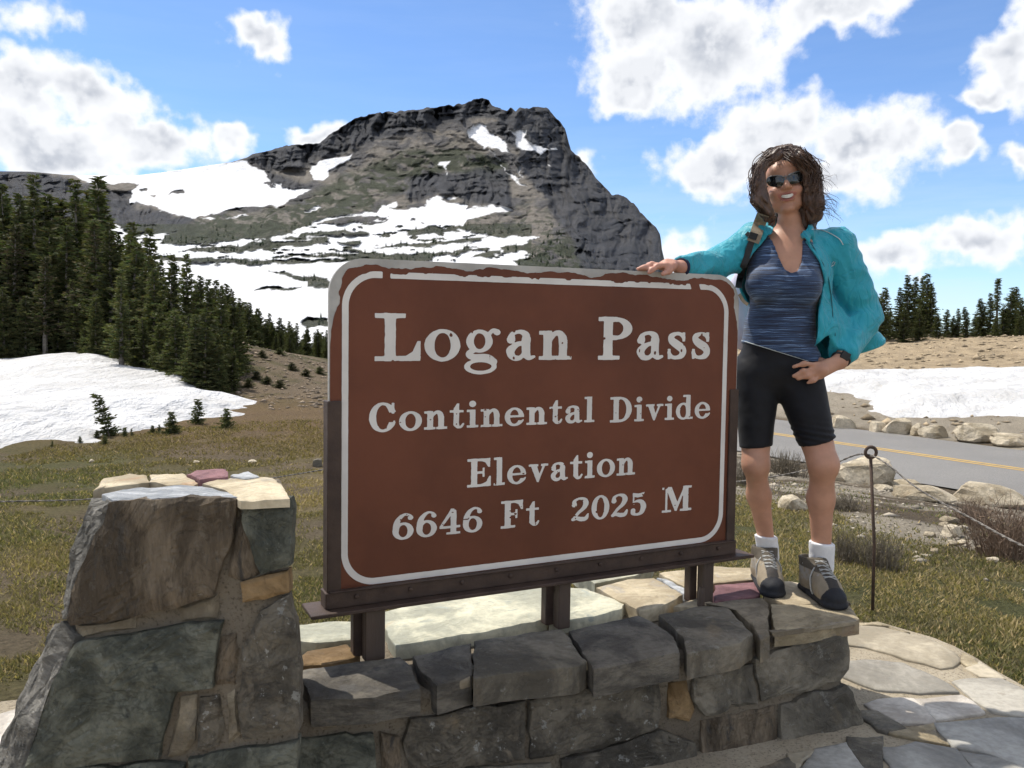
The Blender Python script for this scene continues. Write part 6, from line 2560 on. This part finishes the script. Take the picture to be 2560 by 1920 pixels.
def boot(heel, toe, topz, lean):
    ax = (toe - heel)
    ax[2] = 0
    Lf = np.linalg.norm(ax)
    fy = ax / Lf
    fx = np.array([fy[1] * -1, fy[0], 0]) * -1          # lateral
    fz = np.array([0, 0, 1.0])
    o = np.array([heel[0], heel[1], WZ]) - fy * .045

    def W_(x, y, z):
        return o + fx * x + fy * y + fz * z
    m = Model()
    R3 = np.stack([fx, fy, fz], 1)
    m.ell(W_(0, .055, .045), (.041, .055, .045), .03, R3)
    m.ell(W_(0, .215, .036), (.047, .066, .038), .03, R3)
    m.ell(W_(0, .145, .048), (.042, .075, .046), .03, R3)
    m.cap(W_(0, .055, .06), W_(lean, .048, topz - WZ + .01), .048, .050, .03)
    m.cap(W_(0, .09, .110), W_(0, .195, .062), .040, .035, .03)
    m.cap(W_(lean, .080, topz - WZ - .012), W_(lean * .5, .11, .08), .026, .030, .02)
    # welted sole
    m.cap(W_(0, .025, .014), W_(0, .235, .014), .046, .049, .012, (fz, .42))

    def post(P, d):
        d = np.maximum(d, WZ + .001 - P[..., 2])
        q = (P - o) @ R3
        sl = q[..., 2] - (topz - WZ) - .10 * (q[..., 1] - .05)
        d = np.maximum(d, sl)
        hole = np.linalg.norm(np.stack([q[..., 0] - lean, q[..., 1] - .048], -1), axis=-1) - .039
        d = np.where(q[..., 2] > (topz - WZ) - .045, np.maximum(d, -hole), d)
        return d + folds(P, .0025, 40, 40, 40, 641)

    def cols(V):
        q = (V - o) @ R3
        c = np.tile(np.array([.285, .235, .165]), (len(V), 1))
        c = np.where((q[:, 1] < .17)[:, None] & (fbm(q[:, 1] * 30, q[:, 2] * 30, seed=9) > .55)[:, None], np.array([.30, .275, .235])[None], c)
        tong = (np.abs(q[:, 0]) < .021) & (q[:, 1] > .07) & (q[:, 2] > .055)
        c = np.where(tong[:, None], np.array([.045, .04, .036])[None], c)
        c = np.where((q[:, 2] > (topz - WZ) - .035 + .0 * q[:, 1])[:, None], np.array([.085, .070, .050])[None], c)
        c = np.where((q[:, 2] < .030)[:, None], np.array([.020, .020, .022])[None], c)
        cap_ = (q[:, 1] > .228 + .30 * np.clip(q[:, 2] - .03, 0, 1)) & (q[:, 2] < .085)
        c = np.where(cap_[:, None], np.array([.018, .019, .023])[None], c)
        return c
    ob, V = grow('boot', m, .0036, BOOTM, person, post, colors=cols)
    bv = BVHTree.FromPolygons([tuple(v) for v in V], [tuple(p.vertices) for p in ob.data.polygons])

    def surf(x, y, z0=.25):
        p = W_(x, y, z0)
        h_ = bv.ray_cast(Vector(p), Vector((0, 0, -1)))
        return (Vector(h_[0]) if h_[0] is not None else Vector(W_(x, y, .05))) + Vector((0, 0, .003))
    loc = Vector(person.location)
    mb = MB()
    for i, y in enumerate(np.linspace(.118, .195, 5)):
        a, b = surf(-.022, y), surf(.022, y + .004)
        mid = (a + b) / 2 + Vector((0, 0, .004))
        mb.tube([a - loc, mid - loc, b - loc], .0022, 5)
        a, b = surf(-.022, y + .014), surf(.022, y - .004)
        mb.tube([a - loc, (a + b) / 2 + Vector((0, 0, .004)) - loc, b - loc], .0022, 5)
    kn = Vector(W_(lean, .118, topz - WZ - .030))
    for sx, ln in ((-1, .085), (1, .10)):
        pts = [kn, kn + Vector(fx) * sx * .024 + Vector(fy) * .012 + Vector((0, 0, .006)), kn + Vector(fx) * sx * .046 + Vector(fy) * .024 - Vector((0, 0, .030)), kn + Vector(fx) * sx * .040 + Vector(fy) * .034 - Vector((0, 0, ln * .85)), kn + Vector(fx) * sx * .016 + Vector(fy) * .035 - Vector((0, 0, ln * .60)), kn]
        mb.tube([Vector(p) - loc for p in catmull([tuple(p) for p in pts], 8)], .0030, 5)
        mb.tube([kn - loc, Vector(W_(lean + sx * .046, .07, topz - WZ - .022)) - loc], .0022, 5)
        e_ = kn + Vector(fx) * sx * .008 + Vector(fy) * .045 - Vector((0, 0, .075))
        mb.tube([kn - loc, (kn + e_) / 2 + Vector(fy) * .012 - loc, e_ - loc], .0022, 5)
    mb.build('boot_laces', LACE, ob, True)
    return ob


boot(heelR.copy(), toeR.copy(), at(1925, 1372, 3.28).z + .012, -.002)
boot(heelL.copy(), toeL.copy(), at(2055, 1402, 3.13).z + .016, .004)

# ---- hair
HAIR = simple_mat('dark_brown_hair', (.032, .016, .010), .5, .4, 60, col2=(.105, .054, .032), spec=.6, stretch=(1, 1, .25))
hair = Model()
hair.ell(hl_(0, -.030, .040), (.082, .096, .091), .03, HM)
LOBE_L = [(1944, 386, 3.12), (1905, 418, 3.12), (1897, 462, 3.11), (1900, 497, 3.11), (1918, 527, 3.12), (1942, 552, 3.13)]
LOBE_R = [(1996, 390, 3.12), (2024, 424, 3.14), (2029, 465, 3.15), (2032, 505, 3.16), (2032, 538, 3.17)]
hair.chain([J(*p) for p in LOBE_L], [.024, .027, .030, .033, .031, .020], .03)
hair.chain([J(*p) for p in LOBE_R], [.024, .027, .031, .036, .033], .03)
hair.chain([J(1965, 420, 3.25), J(1980, 490, 3.27), J(1988, 552, 3.27)], [.080, .086, .078], .04)
facewin = [np.array(at(*p, 3.08))[[0, 2]] for p in [(1918, 432), (1928, 408), (1950, 398), (1980, 397), (2002, 408), (2010, 430), (2012, 455), (2013, 490), (2008, 525), (2008, 600), (1950, 600), (1945, 545), (1934, 520), (1925, 490), (1920, 455)]]


def hair_post(P, d):
    st = fbm(P[..., 0] * 75 + 2 * np.sin(P[..., 2] * 45), P[..., 1] * 75, P[..., 2] * 11, oct=3, seed=651)
    d = d - .022 * (st - .5) - folds(P, .010, 22, 22, 16, 652)
    fw = polysd(P[..., 0], P[..., 2], facewin)
    fr = (P - (HC - np.array(hf) * .07)) @ np.array(hf)
    return np.where(fr > .0, np.maximum(d, fw), d)


hairo, HV = grow('hair', hair, .0036, HAIR, person, hair_post, smooth=1)
# loose locks over the mass and flying from it
rh = np.random.default_rng(5)
mb = MB()
loc = Vector(person.location)


def lock(pts, r0, wave, n=9):
    q = catmull([tuple(p) for p in pts], 6)
    ph = rh.random() * 6
    am = wave * (.5 + rh.random())
    out_ = []
    for i, p in enumerate(q):
        f = i / (len(q) - 1)
        out_.append(Vector(p) + Vector((math.sin(f * 9 + ph) * am * f, math.cos(f * 8 + ph) * am * f, 0)) - loc)
    mb.tube(out_, [r0 * (1 - .8 * i / (len(out_) - 1)) for i in range(len(out_))], 4, False)


LL = [J(*p) for p in LOBE_L]
LR = [J(*p) for p in LOBE_R]
crown_ = hl_(0, -.03, .13)
for i in range(330):
    base = LL if i % 2 == 0 else LR
    st_ = rh.integers(0, 2)
    off = rh.normal(0, 1, 3)
    off /= np.linalg.norm(off)
    off[1] = -abs(off[1]) if rh.random() < .75 else off[1]
    rad = .030
    pts = [p + off * rad * (.95 + .25 * rh.random()) + rh.normal(0, .004, 3) for p in base[st_:]]
    if rh.random() < .3:
        pts = [crown_ + np.array([rh.normal(0, .02), .02 + rh.normal(0, .02), 0])] + pts
    cutn = rh.integers(3, len(pts) + 1)
    pa = np.array(pts)
    if (polysd(pa[:, 0], pa[:, 2], facewin) > -.003).any():
        continue
    lock(pts[:max(3, cutn)], .0019, .014)
for i in range(60):       # wind-blown ends at the side
    y0 = rh.uniform(400, 540)
    x0 = np.interp(y0, [400, 450, 500, 540], [2016, 2040, 2052, 2050])
    a = J(x0 - 12, y0, 3.13 + rh.normal(0, .02))
    ln = rh.uniform(.03, .085)
    up = rh.normal(0, .4)
    b = a + np.array([ln * .6, rh.normal(0, .01), ln * .25 * up + .01])
    c = a + np.array([ln, rh.normal(0, .015), ln * .6 * up - .012])
    e = c + np.array([rh.uniform(-.004, .02), 0, -rh.uniform(.005, .028)])
    lock([a, b, c, e], .0011, .006)
for i in range(9):       # over the forehead and crown
    a = hl_(rh.uniform(-.02, .03), .03, .135)
    side = -1 if rh.random() < .55 else 1
    b = hl_(side * rh.uniform(.045, .065), .068, .112)
    c = hl_(side * rh.uniform(.074, .088), .055, .065)
    e = hl_(side * rh.uniform(.072, .092), .05, rh.uniform(-.02, .03))
    lock([a, b, c, e], .0015, .004)
mb.build('hair_locks', HAIR, hairo, True)

# ---- sunglasses
DARK = simple_mat('dark_lens', (.010, .012, .013), .08, .1, 5, spec=.8)
FRM = simple_mat('grey_metal_frame', (.16, .16, .165), .35, .1, 5, metal=.6)
sg = empty('tmp', (0, 0, 0))
bpy.data.objects.remove(sg)


def face_pt(x, z, out_=0.0):
    r_ = .098
    a = x / r_
    return Vector(hl_(r_ * math.sin(a), -.006 + r_ * math.cos(a) + .004 + out_, z)) - loc


vs, fs = [], []
frame = MB()
glass = None
for sx in (-1, 1):
    vs, fs = [], []
    ring = []
    nn_ = 28
    for i in range(nn_):
        a = 2 * math.pi * i / nn_
        cx_, sz_ = math.cos(a), math.sin(a)
        x = sx * .0370 + .0345 * np.sign(cx_) * abs(cx_) ** .75
        z = -.002 + .0190 * np.sign(sz_) * abs(sz_) ** .8 + sx * (x - sx * .0370) * .16
        if sz_ < 0:
            z -= .004 * max(0, 1 - abs(cx_))
        ring.append((x, z))
    for x, z in ring:
        vs.append(face_pt(x, z, .004))
    for f in (.6, .25):
        for x, z in ring:
            vs.append(face_pt(sx * .0370 + (x - sx * .0370) * f, z * f, .0065))
    for k in range(2):
        for i in range(nn_):
            j = (i + 1) % nn_
            fs.append([k * nn_ + i, k * nn_ + j, (k + 1) * nn_ + j, (k + 1) * nn_ + i])
    fs.append([2 * nn_ + i for i in range(nn_)])
    me = bpy.data.meshes.new('lens')
    me.from_pydata([tuple(v) for v in vs], [], fs)
    me.update()
    if glass is None:
        glass = link('sunglasses', me, DARK, person, True)
    else:
        o2 = link('lens', me, DARK, glass, True)
    frame.tube([face_pt(x, z, .004) for x, z in ring[-2:] + ring[:nn_ // 2 + 2]], .0020, 6)
    frame.tube([face_pt(sx * .071, .008, .002), Vector(hl_(sx * .077, .035, .002)) - loc, Vector(hl_(sx * .077, -.02, -.004)) - loc], .0022, 6)
frame.tube([face_pt(-.010, .004, .006), face_pt(0, .007, .007), face_pt(.010, .004, .006)], .0026, 6)
frame.build('frame', FRM, glass, True)

# ---- watch and wrist band
BLK = simple_mat('black_rubber', (.012, .012, .013), .5, .2, 30)
wax = Vector(wrL - elL).normalized()
sidev = wax.cross(Vector((0, -1, .2))).normalized()
up2 = sidev.cross(wax)
mb = MB()
for off, rr, r_ in ((-.012, .0315, .0065), (-.040, .0335, .0045)):
    c = Vector(wrL) + wax * off
    mb.tube([c + (sidev * math.cos(a) + up2 * math.sin(a) * .85) * rr - loc for a in np.linspace(0, 2 * math.pi, 21)], r_, 6, False)
w_o = mb.build('watch', BLK, person, True)
mb = MB()
c = Vector(wrL) + wax * -.012 + Vector((.2, -1, .5)).normalized() * .031 - loc
mb.box(c, .034, .014, .030, Matrix.Rotation(.5, 3, 'Y'))
mb.build('watch_face', BLK, w_o, False, .004)

# ---- piping, zip edge and chest emblem laid on the jacket
jb = BVHTree.FromPolygons([tuple(v) for v in JV], [tuple(p.vertices) for p in jko.data.polygons])


def on_jacket(px, py, lift=.002):
    r_ = ray(px, py).normalized()
    h_ = jb.ray_cast(CAM, r_)
    if h_[0] is None:
        return Vector(at(px, py, 3.1)) - loc
    return Vector(h_[0]) - r_ * lift - loc


PIPE = simple_mat('pale_piping', (.55, .60, .60), .6, .05, 20)
mb = MB()
mb.tube([on_jacket(*p) for p in catmull([(2030, 573, 0), (2050, 574, 0), (2075, 583, 0), (2098, 597, 0), (2108, 612, 0)], 5) for p in [(p[0], p[1])]], .0018, 5)
mb.build('piping', PIPE, jko, True)
mb = MB()
for seg_ in ([(2079, 661), (2084, 654), (2088, 656), (2083, 663)], [(2078, 666), (2086, 662)]):
    mb.tube([on_jacket(*p) for p in seg_], .0013, 4)
mb.build('emblem', PIPE, jko, True)
JDK = simple_mat('dark_teal_zip', (.006, .10, .12), .6, .1, 30)
mb = MB()
mb.tube([on_jacket(*p, .001) for p in [(2016, 590), (2036, 622), (2058, 660), (2072, 700), (2078, 740), (2082, 790), (2088, 840)]], .0022, 5)
mb.build('zip', JDK, jko, True)

# ---- the pack on her back
TANW = simple_mat('tan_pack_fabric', (.26, .21, .15), .8, .2, 40, bump=.4, bscale=150)
BLKW = simple_mat('black_webbing', (.012, .012, .012), .7, .2, 40)
LAV = simple_mat('pale_lavender_pack_fabric', (.60, .56, .68), .7, .06, 20)
pack = empty('backpack', (float(chest[0]) - .04, float(chest[1]) + .24, float(waist[2]) - .02))
tag(pack, 'pale backpack on the woman\'s back with a tan and black shoulder strap', 'backpack')
bpy.context.view_layer.update()
pm = Model()
pc = chest + np.array([-.055, .195, -.07])
pm.ell(pc, (.125, .060, .17), .03)
pm.ell(pc + np.array([-.02, .02, -.09]), (.115, .055, .11), .04)
grow('pack_body', pm, .008, LAV, pack)
ploc = Vector(pack.location)


def strap(name, pts, wid, thick, mat, lift=.004):
    P_ = [on_jacket(*p, lift) + loc for p in pts]
    P_ = [Vector(p) for p in catmull([tuple(p) for p in P_], 5)]
    mb = MB()
    n_ = len(P_)
    for i, p in enumerate(P_):
        t_ = (P_[min(i + 1, n_ - 1)] - P_[max(i - 1, 0)]).normalized()
        vdir = (CAM - p).normalized()
        s_ = t_.cross(vdir).normalized()
        for sg_, dp in ((-1, 0), (1, 0), (1, thick), (-1, thick)):
            mb.v.append(tuple(p + s_ * sg_ * wid / 2 + vdir * dp - ploc))
    for i in range(n_ - 1):
        for k_ in range(4):
            a = i * 4 + k_
            b = i * 4 + (k_ + 1) % 4
            mb.f.append([a, b, b + 4, a + 4])
    mb.f += [[0, 1, 2, 3], [(n_ - 1) * 4 + q for q in (3, 2, 1, 0)]]
    return mb.build(name, mat, pack, False)


strap('shoulder_strap', [(1908, 536), (1900, 556), (1890, 585), (1882, 605)], .046, .010, TANW)
strap('strap_webbing', [(1886, 592), (1876, 612), (1868, 640), (1858, 668), (1850, 695), (1846, 720)], .024, .006, BLKW)
strap('strap_buckle', [(1886, 582), (1880, 598)], .030, .014, BLKW)
strap('strap_webbing', [(1866, 582), (1878, 592)], .016, .008, BLKW)
strap('side_strap', [(1848, 735), (1858, 752), (1870, 762)], .012, .005, TANW)

# ---- pale trim along the shirt hem, dark inner cuff at the sleeve mouth
sb_ = BVHTree.FromPolygons([tuple(v.co + loc) for v in shirto.data.vertices], [tuple(p.vertices) for p in shirto.data.polygons])
pts = []
for i in range(24):
    f = i / 23
    px, py = 1846 + (2040 - 1846) * f, 848 + (2040 - 1846) * f * .31 + (1.5 if 0 < f < 1 else 0)
    for up in range(14):
        r_ = ray(px, py - 1 - up).normalized()
        h_ = sb_.ray_cast(CAM, r_)
        if h_[0] is not None:
            pts.append(Vector(h_[0]) - r_ * .0015 - loc)
            break
if len(pts) > 4:
    mb = MB()
    mb.tube(pts, .0014, 5)
    mb.build('hem_trim', PIPE, shirto, True)
NAVY = simple_mat('navy_cuff', (.010, .014, .045), .8, .2, 40)
ax_ = Vector(wrR - elR).normalized()
s1_ = ax_.cross(Vector((0, 0, 1))).normalized()
s2_ = s1_.cross(ax_)
mb = MB()
c_ = Vector(wrR) - ax_ * .010
mb.tube([c_ + (s1_ * math.cos(a) + s2_ * math.sin(a)) * .030 - loc for a in np.linspace(0, 2 * math.pi, 19)], .006, 6, False)
mb.build('inner_cuff', NAVY, jko, True)
